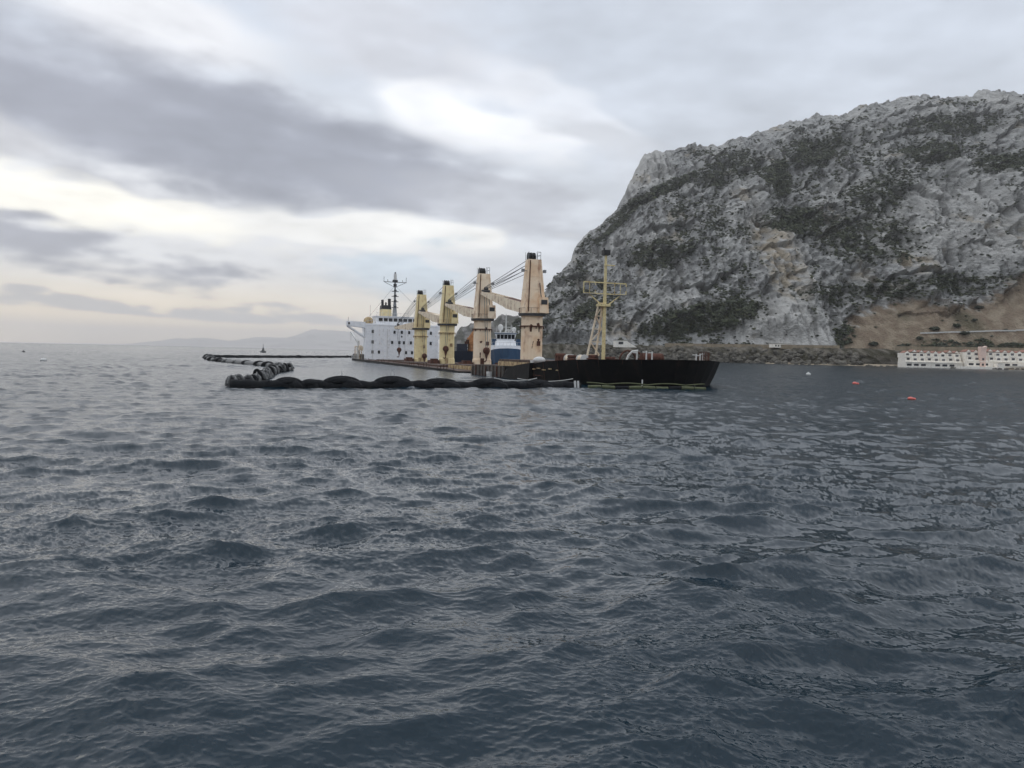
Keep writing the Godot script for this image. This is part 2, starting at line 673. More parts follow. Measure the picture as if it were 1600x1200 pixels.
func scrub_cover(x: float, y: float, w: float) -> float:
	# where the photograph's cliffs carry dense scrub: metres along the shore, metres up
	var xx := x + w * 9.0
	var yy := y + w * 7.0
	var d := 0.0
	d = maxf(d, blob(xx, yy, 146, 170, 46, 7, 0.52))
	d = maxf(d, blob(xx, yy, 100, 132, 22, 4, 0.9))
	d = maxf(d, blob(xx, yy, 250, 174, 15, 22, 0.5))
	d = maxf(d, blob(xx, yy, 247, 126, 23, 17))
	d = maxf(d, 0.8 * blob(xx, yy, 297, 211, 32, 20, 0.2))
	d = maxf(d, 0.8 * blob(xx, yy, 386, 200, 30, 14, 0.1))
	d = maxf(d, 0.8 * blob(xx, yy, 442, 185, 34, 13, 0.2))
	d = maxf(d, 0.6 * blob(xx, yy, 130, 95, 24, 15))
	d = maxf(d, 0.55 * blob(xx, yy, 292, 106, 38, 26))
	d = maxf(d, 0.95 * blob(xx, yy, 150, 34, 46, 13, 0.22))
	d = maxf(d, 0.55 * blob(xx, yy, 300, 60, 80, 9, 0.1))
	d = maxf(d, 0.7 * blob(xx, yy, 196, 182, 16, 14))
	d = maxf(d, 0.7 * blob(xx, yy, 68, 42, 16, 9, 0.3))
	d = maxf(d, 0.6 * blob(xx, yy, 320, 150, 34, 20, 0.4))
	d = maxf(d, 0.6 * blob(xx, yy, 430, 240, 50, 15, 0.1))
	d = maxf(d, 0.5 * blob(xx, yy, 222, 200, 30, 20, 0.3))
	d = maxf(d, 0.7 * blob(xx, yy, 335, 14.5, 60, 5.0))
	d = maxf(d, 0.6 * blob(xx, yy, 245, 20, 12, 9, 0.6))
	return d


func bare_rock(x: float, y: float) -> float:
	var d := 0.0
	d = maxf(d, blob(x, y, 140, 196, 26, 34, 0.7))
	d = maxf(d, 0.8 * blob(x, y, 366, 122, 66, 40, 0.2))
	d = maxf(d, blob(x, y, 200, 30, 38, 22))
	d = maxf(d, 0.9 * blob(x, y, 495, 272, 26, 16))
	d = maxf(d, 0.7 * blob(x, y, 95, 110, 20, 10, 0.8))
	d = maxf(d, 0.6 * blob(x, y, 215, 160, 14, 30))
	d = maxf(d, 0.8 * blob(x, y, 222, 95, 18, 40))
	return d


func scree_top(x: float) -> float:
	return curve([205.0, 240.0, 252.0, 264.0, 297.0, 319.0, 340.0, 375.0, 410.0, 450.0, 560.0, 900.0], [-5.0, 8.0, 26.0, 40.0, 50.0, 46.0, 46.0, 66.0, 88.0, 108.0, 125.0, 140.0], x)


func rock_columns(c0: int, c1: int, xs: PackedFloat32Array, nv: int, nb: int, nz: Array) -> Array:
	var vs := PackedVector3Array()
	var cs := PackedColorArray()
	var cov := PackedFloat32Array()
	var big: FastNoiseLite = nz[0]
	var mid: FastNoiseLite = nz[1]
	var small: FastNoiseLite = nz[2]
	var tone: FastNoiseLite = nz[3]
	var speck: FastNoiseLite = nz[4]
	for c in range(c0, c1):
		var x := xs[c]
		var zs := curve(SHORE_X, SHORE_D, x) + 26.0 * smoothstep(228.0, 246.0, x) * smoothstep(430.0, 400.0, x)
		var H := curve(RIDGE_X, RIDGE_Y, x) + small.get_noise_2d(x * 1.6, 900.0) * 3.6 + small.get_noise_2d(x * 5.0, 500.0) * 1.2
		var zr := curve(RIDGE_X, RIDGE_D, x)
		var st := scree_top(x)
		for r in nv + nb:
			var y := 0.0
			var z := 0.0
			var t := 0.0
			var face := 0.0
			if r < 18:
				var f := r / 17.0
				y = -2.5 + 14.5 * smoothstep(0.0, 1.0, f) * minf(1.0, H / 30.0)
				z = zs - 4.0 + 26.0 * f
				z += small.get_noise_2d(x * 2.0, y * 3.0) * 5.0
				y += small.get_noise_2d(x * 2.2 + 40.0, f * 90.0) * 1.8 * f
			elif r < nv:
				t = (r - 18) / float(nv - 19)
				y = lerpf(12.0 * minf(1.0, H / 30.0), H, t)
				z = lerpf(zs + 30.0, zr, t)
				face = smoothstep(0.0, 0.10, t)
				var p := Vector3(x, y, z)
				var bare := smoothstep(st + 6.0, st - 6.0, y + speck.get_noise_2d(x, y) * 14.0)
				var edge := 1.0 - 0.75 * smoothstep(0.86, 1.0, t)
				var dg := y - 0.55 * x
				var d := (big.get_noise_3d(x, y * 0.55, dg * 0.7) + 0.15) * 19.0 * edge
				d += mid.get_noise_3d(x * 1.2, y * 0.5, dg * 1.3) * 9.0 * edge
				var rugged := 1.0 - 0.55 * bare_rock(x, y)
				d += small.get_noise_3d(x * 1.9, y * 0.8, z) * 5.5 * rugged
				d += small.get_noise_3d(x * 4.2, y * 2.6, z * 3.0) * 2.5 * rugged
				d += mid.get_noise_3d(x * 3.4, y * 0.9, dg * 3.0) * 4.0 * edge * rugged
				d -= maxf(mid.get_noise_3d(x * 2.4, y * 0.16, 7.0), 0.0) * (6.0 + 6.0 * bare_rock(x, y)) * edge
				var lay := (y - 0.42 * x) / 31.0 + 0.9 * tone.get_noise_2d(x * 0.8, y * 0.8)
				d += (0.5 - (lay - floorf(lay))) * 9.0 * edge * smoothstep(-0.25, 0.2, tone.get_noise_2d(x + 800.0, y))
				d *= lerpf(1.0, 0.22, bare) * face
				d *= smoothstep(0.0, 60.0, H)
				z -= d * 0.9
				y += d * 0.28 * (1.0 - smoothstep(0.9, 1.0, t))
			else:
				var f := (r - nv + 1) / float(nb)
				t = 1.0
				y = H * (1.0 - f) - 3.0 * f
				z = zr + 20.0 * f + 330.0 * f * f
			vs.append(Vector3(x, y, -z))
			# base colour
			var w := tone.get_noise_2d(x, y)
			var w2 := speck.get_noise_2d(x * 2.3, y * 2.3)
			var veg := scrub_cover(x, y, speck.get_noise_2d(x * 0.7 + 50.0, y * 0.7))
			var bare2 := bare_rock(x, y)
			var col := Color(0.41, 0.41, 0.405).lerp(Color(0.53, 0.525, 0.51), smoothstep(-0.3, 0.4, w + w2 * 0.5))
			col = col.lerp(Color(0.56, 0.55, 0.53), 0.75 * bare2)
			var lichen_shade := small.get_noise_3d(x * 4.0, y * 4.0, 60.0) + 0.5 * small.get_noise_3d(x * 9.0, y * 9.0, 20.0)
			col = col.lerp(Color(0.14, 0.14, 0.125), 0.5 * smoothstep(0.02, 0.42, lichen_shade + 0.25 * w2) * (1.0 - 0.55 * bare2))  # dark specks: lichen and cracks, plus painted shadows between the rock forms
			var streak := small.get_noise_2d(x * 5.0, y * 0.5)
			col = col.lerp(Color(0.17, 0.165, 0.16), 0.75 * smoothstep(0.05, 0.4, streak) * (0.4 + 0.6 * smoothstep(0.3, -0.3, w)))
			var ochre := maxf(blob(x + w2 * 10.0, y + w2 * 8.0, 221, 92, 15, 42), blob(x + w2 * 4.0, y, 311, 81, 14, 11))
			ochre = maxf(ochre, 0.6 * smoothstep(0.34, 0.5, speck.get_noise_2d(x * 0.35 + 400.0, y * 0.35)))
			col = col.lerp(Color(0.40, 0.31, 0.19), 0.6 * ochre * smoothstep(-0.3, 0.25, w2 + 0.1))
			var sc := smoothstep(st + 3.0, st - 3.0, y + w2 * 8.0) if t < 1.0 else 0.0
			col = col.lerp(Color(0.24, 0.188, 0.138).lerp(Color(0.33, 0.272, 0.205), smoothstep(-0.2, 0.4, w2)).lerp(Color(0.10, 0.095, 0.06), 0.7 * smoothstep(0.1, 0.4, w)), sc)
			var ground := clampf(veg * 1.2, 0.0, 1.0) * smoothstep(-0.35, 0.1, w2)
			col = col.lerp(Color(0.060, 0.064, 0.042), ground * 0.85)
			if r < 18:
				col = Color(0.075, 0.07, 0.05).lerp(Color(0.22, 0.20, 0.17), smoothstep(-0.2, 0.5, w2))
				if x > 330.0 and r > 6:
					col = Color(0.2, 0.18, 0.15)
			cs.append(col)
			var scatter_here := 0.0
			if r >= 18 and r < nv:
				var sp := smoothstep(0.02, 0.42, speck.get_noise_2d(x * 1.2, y * 1.5) * 0.75 + tone.get_noise_2d(x * 0.8 + 70.0, y * 0.9) * 0.7)
				scatter_here = maxf(0.28 * sp + 0.02, veg * (0.75 + 0.6 * w2)) * smoothstep(1.0, 0.93, t) * (1.0 - 0.75 * bare2 * (1.0 - veg)) * lerpf(1.0, 0.06 + 0.8 * veg, sc)
			cov.append(scatter_here)
	return [vs, cs, cov]


func grid_mesh(vs: PackedVector3Array, cs: PackedColorArray, ncol: int, nrow: int) -> ArrayMesh:
	# column-major grid: columns go along the shore, rows upwards; smooth normals
	var ns := PackedVector3Array(); ns.resize(vs.size())
	for c in ncol:
		for r in nrow:
			var a := vs[maxi(c - 1, 0) * nrow + r]
			var b := vs[mini(c + 1, ncol - 1) * nrow + r]
			var d := vs[c * nrow + maxi(r - 1, 0)]
			var e := vs[c * nrow + mini(r + 1, nrow - 1)]
			ns[c * nrow + r] = (b - a).cross(e - d).normalized()
	var idx := PackedInt32Array(); idx.resize((ncol - 1) * (nrow - 1) * 6)
	var k := 0
	for c in ncol - 1:
		for r in nrow - 1:
			var q := c * nrow + r
			idx[k] = q; idx[k + 1] = q + 1; idx[k + 2] = q + nrow
			idx[k + 3] = q + nrow; idx[k + 4] = q + 1; idx[k + 5] = q + nrow + 1
			k += 6
	var arr := []
	arr.resize(Mesh.ARRAY_MAX)
	arr[Mesh.ARRAY_VERTEX] = vs
	arr[Mesh.ARRAY_NORMAL] = ns
	arr[Mesh.ARRAY_COLOR] = cs
	arr[Mesh.ARRAY_INDEX] = idx
	var m := ArrayMesh.new()
	m.add_surface_from_arrays(Mesh.PRIMITIVE_TRIANGLES, arr)
	return m


func rock_material() -> StandardMaterial3D:
	var m := StandardMaterial3D.new()
	m.vertex_color_use_as_albedo = true
	m.roughness = 0.95
	m.metallic_specular = 0.25
	var nt := noise(0.03, 5, 301).get_seamless_image(512, 512)
	var im := Image.create(512, 512, false, Image.FORMAT_RGB8)
	var fleck := noise(0.05, 4, 302).get_seamless_image(512, 512)
	for y in 512:
		for x in 512:
			var a := nt.get_pixel(x, y).r * 0.5 + fleck.get_pixel(x, y).r * 0.5
			var k := 0.72 + 0.28 * smoothstep(0.25, 0.7, a)
			im.set_pixel(x, y, Color(k, k, k * 0.99).linear_to_srgb())
	m.albedo_texture = ImageTexture.create_from_image(im)
	m.heightmap_enabled = true
	m.heightmap_texture = ImageTexture.create_from_image(nt)
	m.heightmap_scale = 130.0
	m.uv1_triplanar = true
	m.uv1_world_triplanar = true
	m.uv1_scale = Vector3.ONE / 31.0
	return m


func bush_mesh(sd: int, leaves: int, size: float, inner := true) -> ArrayMesh:
	# a low crown of leaf-clump faces
	var rng := RandomNumberGenerator.new()
	rng.seed = sd
	var g := G.new()
	for i in leaves:
		var d := Vector3(rng.randfn(), absf(rng.randfn()) * 0.75, rng.randfn()).normalized()
		var p := Vector3(d.x, d.y * 0.85, d.z) * rng.randf_range(0.45, 1.0)
		var t := Vector3(rng.randfn(), rng.randfn(), rng.randfn()).normalized()
		var a := d.cross(t).normalized() * size * rng.randf_range(0.6, 1.3)
		var b := (d * 0.5 + t).normalized() * size * rng.randf_range(0.6, 1.3)
		var nn := (d + Vector3(0, 0.35, 0)).normalized()
		g.tri(p - a, p + b, p + a, nn, nn, nn)
		g.tri(p - a, p - b * 0.7, p + a, nn, nn, nn)
	if inner:
		g.ball(Vector3(0, 0.15, 0), Vector3(0.62, 0.5, 0.62), 7, 4)
	return g.mesh()


func make_land() -> void:
	var xs := PackedFloat32Array()
	var x := -60.0
	while x < 900.0:
		xs.append(x)
		x += 3.0 if x < 0.0 else (0.95 if x < 575.0 else 6.0)
	var nv := 400
	var nb := 8
	var nz := [noise(0.010, 4, 201, true), noise(0.030, 4, 202, true), noise(0.045, 4, 203), noise(0.014, 4, 204), noise(0.05, 4, 205)]
	var jobs := 12
	var nc := xs.size()
	var got := threaded(jobs, func(i: int) -> Array: return rock_columns(i * nc / jobs, (i + 1) * nc / jobs, xs, nv, nb, nz))
	var vs := PackedVector3Array()
	var cs := PackedColorArray()
	for g: Array in got:
		vs.append_array(g[0]); cs.append_array(g[1]); rock_cover.append_array(g[2])
	rock_points = vs
	var rm := rock_material()
	M["rock"] = rm
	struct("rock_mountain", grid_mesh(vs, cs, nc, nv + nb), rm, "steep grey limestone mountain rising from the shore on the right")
	print("rock ", nc, " x ", nv + nb)
	# scrub on the ledges
	var rng := RandomNumberGenerator.new()
	rng.seed = 4
	var sets := [[], [], []]
	var tints := [[], [], []]
	var tries := 0
	var total := 0
	while total < 27000 and tries < 900000:
		tries += 1
		var q := rng.randi_range(0, vs.size() - 1)
		if vs[q].x > 620.0 and rng.randf() < 0.8:
			continue
		var cv := rock_cover[q]
		if rng.randf() > cv * (0.4 + 0.6 * cv):
			continue
		var s := rng.randf_range(0.7, 1.5) * (1.0 + 0.55 * cv)
		var b := Basis(Vector3.UP, rng.randf() * TAU).scaled(Vector3(s, s * rng.randf_range(0.55, 0.95), s))
		var k := total % 3
		sets[k].append(Transform3D(b, vs[q] + Vector3(rng.randf_range(-0.5, 0.5), 0.1, 0.3)))
		var l := rng.randf_range(0.65, 1.5)
		var dry := rng.randf() * rng.randf()
		tints[k].append(Color((0.048 + 0.025 * dry) * l, (0.058 + 0.02 * dry) * l, 0.036 * l * rng.randf_range(0.8, 1.2)))
		total += 1
	var bm := StandardMaterial3D.new()
	bm.vertex_color_use_as_albedo = true
	bm.roughness = 0.9
	M["leaf"] = bm
	var said := ["low dark green scrub scattered over the grey cliffs", "rounded bushes dotted over the mountain ledges", "dense dark thickets on the mountain slopes"]
	for k in 3:
		scatter(["scrub", "bushes", "thicket"][k], bush_mesh(40 + k, 26, 0.42), bm, sets[k], tints[k], said[k], "scrub")
	print("scrub ", total, " of ", tries)
	far_land(rm)


func far_land(rm: Material) -> void:
	# the headland beyond the wreck
	var hx := [-150.0, -126.0, -116.0, -104.0, -83.0, -52.0, -22.0, -9.0, 12.0, 53.0, 97.0, 170.0, 260.0]
	var hy := [-4.0, 6.0, 28.0, 51.0, 60.0, 57.0, 77.0, 80.0, 74.0, 69.0, 62.0, 30.0, -4.0]
	var f := noise(0.03, 4, 401)
	var f2 := noise(0.012, 3, 402, true)
	var vs := PackedVector3Array()
	var cs := PackedColorArray()
	var nc := 206
	var nr := 46
	for c in nc:
		var x := -150.0 + c * 2.0
		var H := curve(hx, hy, x) + f.get_noise_2d(x * 1.5, 3.0) * 5.0
		for r in nr:
			var t := r / 35.0
			var y := H * minf(t, 1.0) - 1.0
			var z := 1400.0 + 100.0 * minf(t, 1.0)
			if t > 1.0:
				y = H * (1.0 - (t - 1.0) / 0.29) - 3.0
				z = 1500.0 + 200.0 * (t - 1.0) / 0.29
			var e := minf(t, 1.0) * smoothstep(1.1, 0.9, t)
			z -= e * ((f2.get_noise_2d(x, y) + 0.3) * 26.0 + f.get_noise_2d(x * 2.0, y * 2.0) * 9.0)
			vs.append(Vector3(x, y, -z))
			var w := f.get_noise_2d(x * 1.5, y * 2.0)
			cs.append(Color(0.085, 0.085, 0.068).lerp(Color(0.26, 0.25, 0.24), smoothstep(-0.1, 0.35, w)))
	struct("headland", grid_mesh(vs, cs, nc, nr), rm, "lower grey headland seen between the crane towers")
	# pale mountains across the bay
	hx = [-9500.0, -8600.0, -7990.0, -7631.0, -6980.0, -6555.0, -5903.0, -5346.0, -4695.0, -4510.0, -4192.0, -3741.0, -3395.0, -2678.0, -1612.0, -700.0, 200.0]
	hy = [-20.0, 10.0, 25.0, 46.0, 166.0, 189.0, 130.0, 235.0, 229.0, 273.0, 399.0, 409.0, 377.0, 339.0, 190.0, 60.0, -20.0]
	var m := StandardMaterial3D.new()
	m.vertex_color_use_as_albedo = true
	m.roughness = 1.0
	vs = PackedVector3Array()
	cs = PackedColorArray()
	nc = 195
	nr = 24
	for c in nc:
		var x := -9500.0 + c * 50.0
		var H := curve(hx, hy, x) + f.get_noise_2d(x * 0.05, 9.0) * 26.0 * smoothstep(-20.0, 120.0, curve(hx, hy, x))
		for r in nr:
			var t := r / 17.0
			var y := H * minf(t, 1.0) - 6.0
			var z := 14600.0 + 1400.0 * minf(t, 1.0)
			if t > 1.0:
				y = H * (1.0 - (t - 1.0) / 0.35) - 10.0
				z = 16000.0 + 1500.0 * (t - 1.0) / 0.35
			z -= f2.get_noise_2d(x * 0.06, y * 0.3) * 350.0 * smoothstep(0.0, 0.3, t) * smoothstep(1.0, 0.8, t)
			vs.append(Vector3(x, y, -z))
			var w := f.get_noise_2d(x * 0.04, y * 0.3)
			cs.append(Color(0.14, 0.14, 0.11).lerp(Color(0.30, 0.28, 0.24), smoothstep(-0.3, 0.4, w)))
	struct("far_mountains", grid_mesh(vs, cs, nc, nr), m, "pale hazy mountain range across the bay on the left")


# ---------------------------------------------------------------- materials of the things
func make_materials() -> void:
	M.peach = paint(lin(0.96, 0.885, 0.78), lin(0.925, 0.82, 0.69), lin(0.60, 0.40, 0.27), 0.37, 501, 17.0, 0.65)
	M.rusty = paint(lin(0.96, 0.87, 0.755), lin(0.925, 0.80, 0.66), lin(0.58, 0.36, 0.24), 0.40, 509, 19.0, 0.65)
	M.cream = paint(lin(0.94, 0.87, 0.67), lin(0.89, 0.80, 0.60), lin(0.66, 0.50, 0.33), 0.28, 511, 11.0, 0.6)
	M.jib = paint(lin(0.93, 0.87, 0.77), lin(0.87, 0.79, 0.69), lin(0.55, 0.37, 0.25), 0.38, 521, 9.0, 0.65)
	M.white = paint(lin(0.955, 0.96, 0.97), lin(0.92, 0.93, 0.945), lin(0.70, 0.66, 0.62), 0.26, 531, 9.0, 0.5)
	M.mastyellow = paint(lin(0.88, 0.82, 0.62), lin(0.82, 0.75, 0.56), lin(0.55, 0.36, 0.2), 0.4, 541, 4.0, 0.6)
	M.hull = paint(lin(0.065, 0.066, 0.072), lin(0.11, 0.105, 0.105), lin(0.20, 0.14, 0.11), 0.34, 551, 8.0, 0.65)
	M.hull.metallic_specular = 0.3
	M.rust = paint(lin(0.38, 0.24, 0.19), lin(0.30, 0.18, 0.14), lin(0.20, 0.13, 0.10), 0.5, 561, 4.0, 0.9)
	M.deck = paint(lin(0.36, 0.29, 0.25), lin(0.27, 0.21, 0.18), lin(0.18, 0.14, 0.12), 0.5, 571, 8.0, 0.85)
	M.coaming = paint(lin(0.76, 0.68, 0.52), lin(0.66, 0.56, 0.42), lin(0.4, 0.26, 0.17), 0.48, 581, 6.0, 0.75)
	M.grey = paint(lin(0.36, 0.35, 0.33), lin(0.29, 0.27, 0.25), lin(0.26, 0.17, 0.12), 0.5, 591, 5.0, 0.8)
	M.boom = paint(Color(0.009, 0.010, 0.012), Color(0.016, 0.017, 0.020), Color(0.035, 0.035, 0.034), 0.35, 601, 2.5, 0.75, 1.6)
	M.boom.metallic_specular = 0.25
	M.boomgrey_sheen = paint(Color(0.04, 0.041, 0.044), Color(0.12, 0.12, 0.12), Color(0.36, 0.36, 0.35), 0.55, 611, 1.2, 0.5, 1.6)  # grey fabric, its colour lightened to paint in sky sheen on the wet tops
	M.boomgrey_sheen.metallic_specular = 0.3
	M.olive = paint(lin(0.34, 0.36, 0.23), lin(0.26, 0.28, 0.18), lin(0.16, 0.17, 0.12), 0.45, 621, 1.2, 0.7)
	M.black = flat(Color(0.012, 0.012, 0.013), 0.6)
	M.dark = flat(Color(0.03, 0.032, 0.036), 0.6)
	M.shade = flat(Color(0.11, 0.11, 0.115), 0.4)
	M.glass = flat(Color(0.012, 0.015, 0.02), 0.12)
	M.steel = flat(Color(0.22, 0.23, 0.24), 0.5)
	M.pale = flat(Color(0.62, 0.62, 0.60), 0.6)
	M.rope = flat(Color(0.42, 0.42, 0.40), 0.9)
	M.wire = flat(Color(0.13, 0.14, 0.15), 0.6)
	M.blue = paint(lin(0.16, 0.29, 0.42), lin(0.18, 0.32, 0.44), lin(0.2, 0.2, 0.22), 0.3, 631, 6.0, 0.4)
	M.navy = paint(lin(0.08, 0.12, 0.2), lin(0.1, 0.15, 0.22), lin(0.18, 0.14, 0.12), 0.3, 641, 6.0, 0.45)
	M.orange = paint(lin(0.75, 0.53, 0.33), lin(0.66, 0.44, 0.27), lin(0.35, 0.2, 0.12), 0.4, 651, 4.0, 0.6)
	M.buoyred = flat(lin(0.85, 0.42, 0.38), 0.4)
	M.plaster = paint(lin(0.97, 0.95, 0.91), lin(0.93, 0.90, 0.85), lin(0.72, 0.66, 0.58), 0.3, 661, 8.0, 0.8)
	M.pink = paint(lin(0.90, 0.80, 0.75), lin(0.86, 0.75, 0.69), lin(0.7, 0.6, 0.53), 0.3, 671, 6.0, 0.8)
	M.tiles = paint(lin(0.66, 0.49, 0.43), lin(0.58, 0.43, 0.38), lin(0.42, 0.27, 0.22), 0.4, 681, 3.0, 0.85)
	M.sand = paint(lin(0.62, 0.57, 0.49), lin(0.54, 0.49, 0.42), lin(0.38, 0.34, 0.29), 0.4, 691, 20.0, 0.95)
	M.concrete = paint(lin(0.52, 0.50, 0.45), lin(0.44, 0.42, 0.38), lin(0.3, 0.28, 0.25), 0.45, 701, 12.0, 0.9)
	M.asphalt = flat(Color(0.06, 0.06, 0.058), 0.9)


# ---------------------------------------------------------------- the wreck
# ship axes: x forward, y up, z to starboard; the origin lies under the foremost crane
const SHIP_AT := Vector3(3.23, 0, -134)
const SHIP_TURN := -1.2273


func crane(parent: Node3D, s: float, base: float, body: Material, tip: Vector3, weathered: bool, hook: Vector3) -> void:
	# the slewing ring sits 10.4 m up; base lowers the whole crane with the deck that it stands on
	var o := Vector3(s, base, 0)
	var root := MeshInstance3D.new()
	var g := G.new()
	# pedestal: a column with rounded corners on a flared foot
	var rows := [[-0.6, 1.95], [1.9, 1.85], [2.2, 1.74], [9.85, 1.70], [10.0, 1.9], [10.2, 2.0]]
	var seg := 20
	var ring := func(r: float, y: float, i: int) -> Vector3:
		var t := TAU * i / seg
		var c := cos(t)
		var z := sin(t)
		var k := pow(pow(absf(c), 3.2) + pow(absf(z), 3.2), -1.0 / 3.2)
		return o + Vector3(c * k * r, y, z * k * r)
	for i in rows.size() - 1:
		for j in seg:
			var a: Vector3 = ring.call(rows[i][1], rows[i][0], j)
			var b: Vector3 = ring.call(rows[i][1], rows[i][0], j + 1)
			var d: Vector3 = ring.call(rows[i + 1][1], rows[i + 1][0], j + 1)
			var e: Vector3 = ring.call(rows[i + 1][1], rows[i + 1][0], j)
			g.quad(a, b, d, e, Vector3(a.x - o.x, 0, a.z))
	root.mesh = g.mesh()
	root.material_override = body
	var nm := "crane"
	var kk := 0
	while parent.has_node(NodePath(nm)):
		kk += 1
		nm = "crane_%03d" % kk
	root.name = nm
	parent.add_child(root, true)
	if weathered:
		g = G.new()
		var rr := RandomNumberGenerator.new()
		rr.seed = int(absf(s)) + 3
		for i in 11:
			var yy := rr.randf_range(0.6, 8.8)
			var zz := rr.randf_range(-1.0, 1.0)
			var pl := PackedVector2Array()
			var wd := rr.randf_range(0.08, 0.3)
			var ht := rr.randf_range(0.25, 1.3)
			for k in 9:
				var t := TAU * k / 9.0
				pl.append(Vector2(cos(t) * wd, sin(t) * ht * (1.0 if sin(t) < 0.0 else 0.35)) * rr.randf_range(0.7, 1.2))
			g.prism(pl, o + Vector3(0, yy, zz), Vector3(0, 0, 1), Vector3(0, 1, 0), Vector3(1, 0, 0), 1.5, 1.715)
		part("rust_scab", g, M.rust, root)
	# slewing platform and weld band
	g = G.new()
	g.tube(o + Vector3(0, 10.0, 0), o + Vector3(0, 10.45, 0), 2.35, 2.45, 24)
	part("slewing_ring", g, M.dark, root)
	g = G.new()
	g.tube(o + Vector3(0, 8.15, 0), o + Vector3(0, 8.33, 0), 2.12, 2.12, 24)
	for i in 12:
		var t := TAU * i / 12.0
		g.box(o + Vector3(cos(t) * 2.05, 7.98, sin(t) * 2.05), Vector3(0.12, 0.34, 0.12))
	part("band", g, M.rust if weathered else M.coaming, root)
	# house: tapered tower of plates
	g = G.new()
	var y0 := 10.46
	var hgt := 9.3
	g.frustum(o + Vector3(0.05, y0, 0), 3.2, 3.5, 1.65, 2.15, hgt, Vector3(-0.15, 0, 0))
	for z: float in [-1.0, 1.0]:
		# raised side cheeks run up the tower
		g.hexa([o + Vector3(1.62, y0, z * 1.78 - 0.12), o + Vector3(1.78, y0, z * 1.78 - 0.12), o + Vector3(1.78, y0, z * 1.78 + 0.12), o + Vector3(1.62, y0, z * 1.78 + 0.12), o + Vector3(0.66, y0 + hgt, z * 1.10 - 0.1), o + Vector3(0.82, y0 + hgt, z * 1.10 - 0.1), o + Vector3(0.82, y0 + hgt, z * 1.10 + 0.1), o + Vector3(0.66, y0 + hgt, z * 1.10 + 0.1)])
	part("tower", g, body, root)
	g = G.new()
	g.bar(o + Vector3(1.72, y0 + 0.3, 1.35), o + Vector3(0.80, y0 + hgt - 0.2, 0.82), 0.14)
	part("ladder", g, M.rust, root)
	g = G.new()
	for f: float in [0.22, 0.45, 0.68, 0.88]:
		var yy := y0 + hgt * f
		g.box(o + Vector3(0.05 - 0.15 * f, yy, 0), Vector3(lerpf(3.2, 1.65, f) + 0.07, 0.07, lerpf(3.5, 2.15, f) + 0.07))
	for f: float in [2.6, 4.4, 6.2]:
		g.tube(o + Vector3(0, f, 0), o + Vector3(0, f + 0.07, 0), 1.80, 1.80, 20)
	part("weld_seam", g, body, root)
	g = G.new()
	g.box(o + Vector3(1.88, 1.3, 0.5), Vector3(0.12, 1.9, 0.8))
	g.box(o + Vector3(1.84, 5.3, -0.6), Vector3(0.1, 0.8, 0.6))
	part("hatch_door", g, M.rust if weathered else M.coaming, root)
	g = G.new()
	for i in 14:
		var t := TAU * i / 14.0
		var u := TAU * (i + 1) / 14.0
		var p := o + Vector3(cos(t) * 2.3, 10.4, sin(t) * 2.3)
		var q := o + Vector3(cos(u) * 2.3, 10.4, sin(u) * 2.3)
		g.bar(p, p + Vector3(0, 0.95, 0), 0.05)
		g.bar(p + Vector3(0, 0.95, 0), q + Vector3(0, 0.95, 0), 0.05)
	part("platform_rail", g, M.rust if weathered else M.coaming, root)
	# driver's cab on the forward port corner
	g = G.new()
	g.frustum(o + Vector3(1.75, y0 + 0.05, -1.25), 1.5, 1.7, 1.2, 1.5, 2.7)
	part("cab", g, body, root)
	g = G.new()
	g.box(o + Vector3(2.43, y0 + 1.9, -1.25), Vector3(0.06, 0.8, 1.1))
	g.bar(o + Vector3(2.1, y0 + 2.7, -0.8), o + Vector3(1.5, y0 + 5.2, -0.7), 0.12)
	part("cab_window", g, M.dark, root)
	# top: sheaves, railing, floodlights
	var ty := y0 + hgt
	g = G.new()
	for z: float in [-0.15, 0.35, 0.8]:
		g.tube(o + Vector3(-0.2, ty + 0.55, z - 0.13), o + Vector3(-0.2, ty + 0.55, z + 0.13), 0.68, 0.68, 18)
	g.box(o + Vector3(-0.2, ty + 0.35, 0.3), Vector3(0.9, 0.7, 1.4))
	part("sheave", g, M.black, root)
	g = G.new()
	for z: float in [-1.1, -0.4, 1.1]:
		for x: float in [-0.9, 0.65]:
			g.bar(o + Vector3(x, ty - 0.1, z), o + Vector3(x, ty + 1.3, z), 0.06)
	for y: float in [0.7, 1.3]:
		g.bar(o + Vector3(0.65, ty + y, -1.1), o + Vector3(0.65, ty + y, -0.4), 0.05)
		g.bar(o + Vector3(-0.9, ty + y, -1.1), o + Vector3(0.65, ty + y, -1.1), 0.05)
	part("railing", g, M.steel, root)
	g = G.new()
	for z: float in [-1.0, 1.0]:
		g.bar(o + Vector3(0.3, ty - 2.0, z * 1.2), o + Vector3(0.3, ty - 2.0, z * 2.0), 0.1)
		g.box(o + Vector3(0.35, ty - 1.95, z * 2.0), Vector3(0.5, 0.5, 0.45))
	part("floodlight", g, M.steel, root)
	# jib: two plate girders joined by cross plates, from the heel to where its tip is parked
	var heel := o + Vector3(-1.7, 11.35, 0)
	var ax := (tip - heel).normalized()
	var ay := Vector3(-ax.y, ax.x, 0)
	if ay.y < 0.0:
		ay = -ay
	var L := heel.distance_to(tip)
	var side := PackedVector2Array([Vector2(-0.4, -0.8), Vector2(L * 0.36, -1.15), Vector2(L * 0.42, -0.98), Vector2(L - 0.4, -0.32), Vector2(L, 0.0), Vector2(L - 0.3, 0.32), Vector2(L * 0.45, 0.72), Vector2(-0.4, 1.0)])
	g = G.new()
	for z: float in [-1.0, 1.0]:
		g.prism(side, heel, ax, ay, Vector3(0, 0, 1), z * 0.95 - 0.09, z * 0.95 + 0.09)
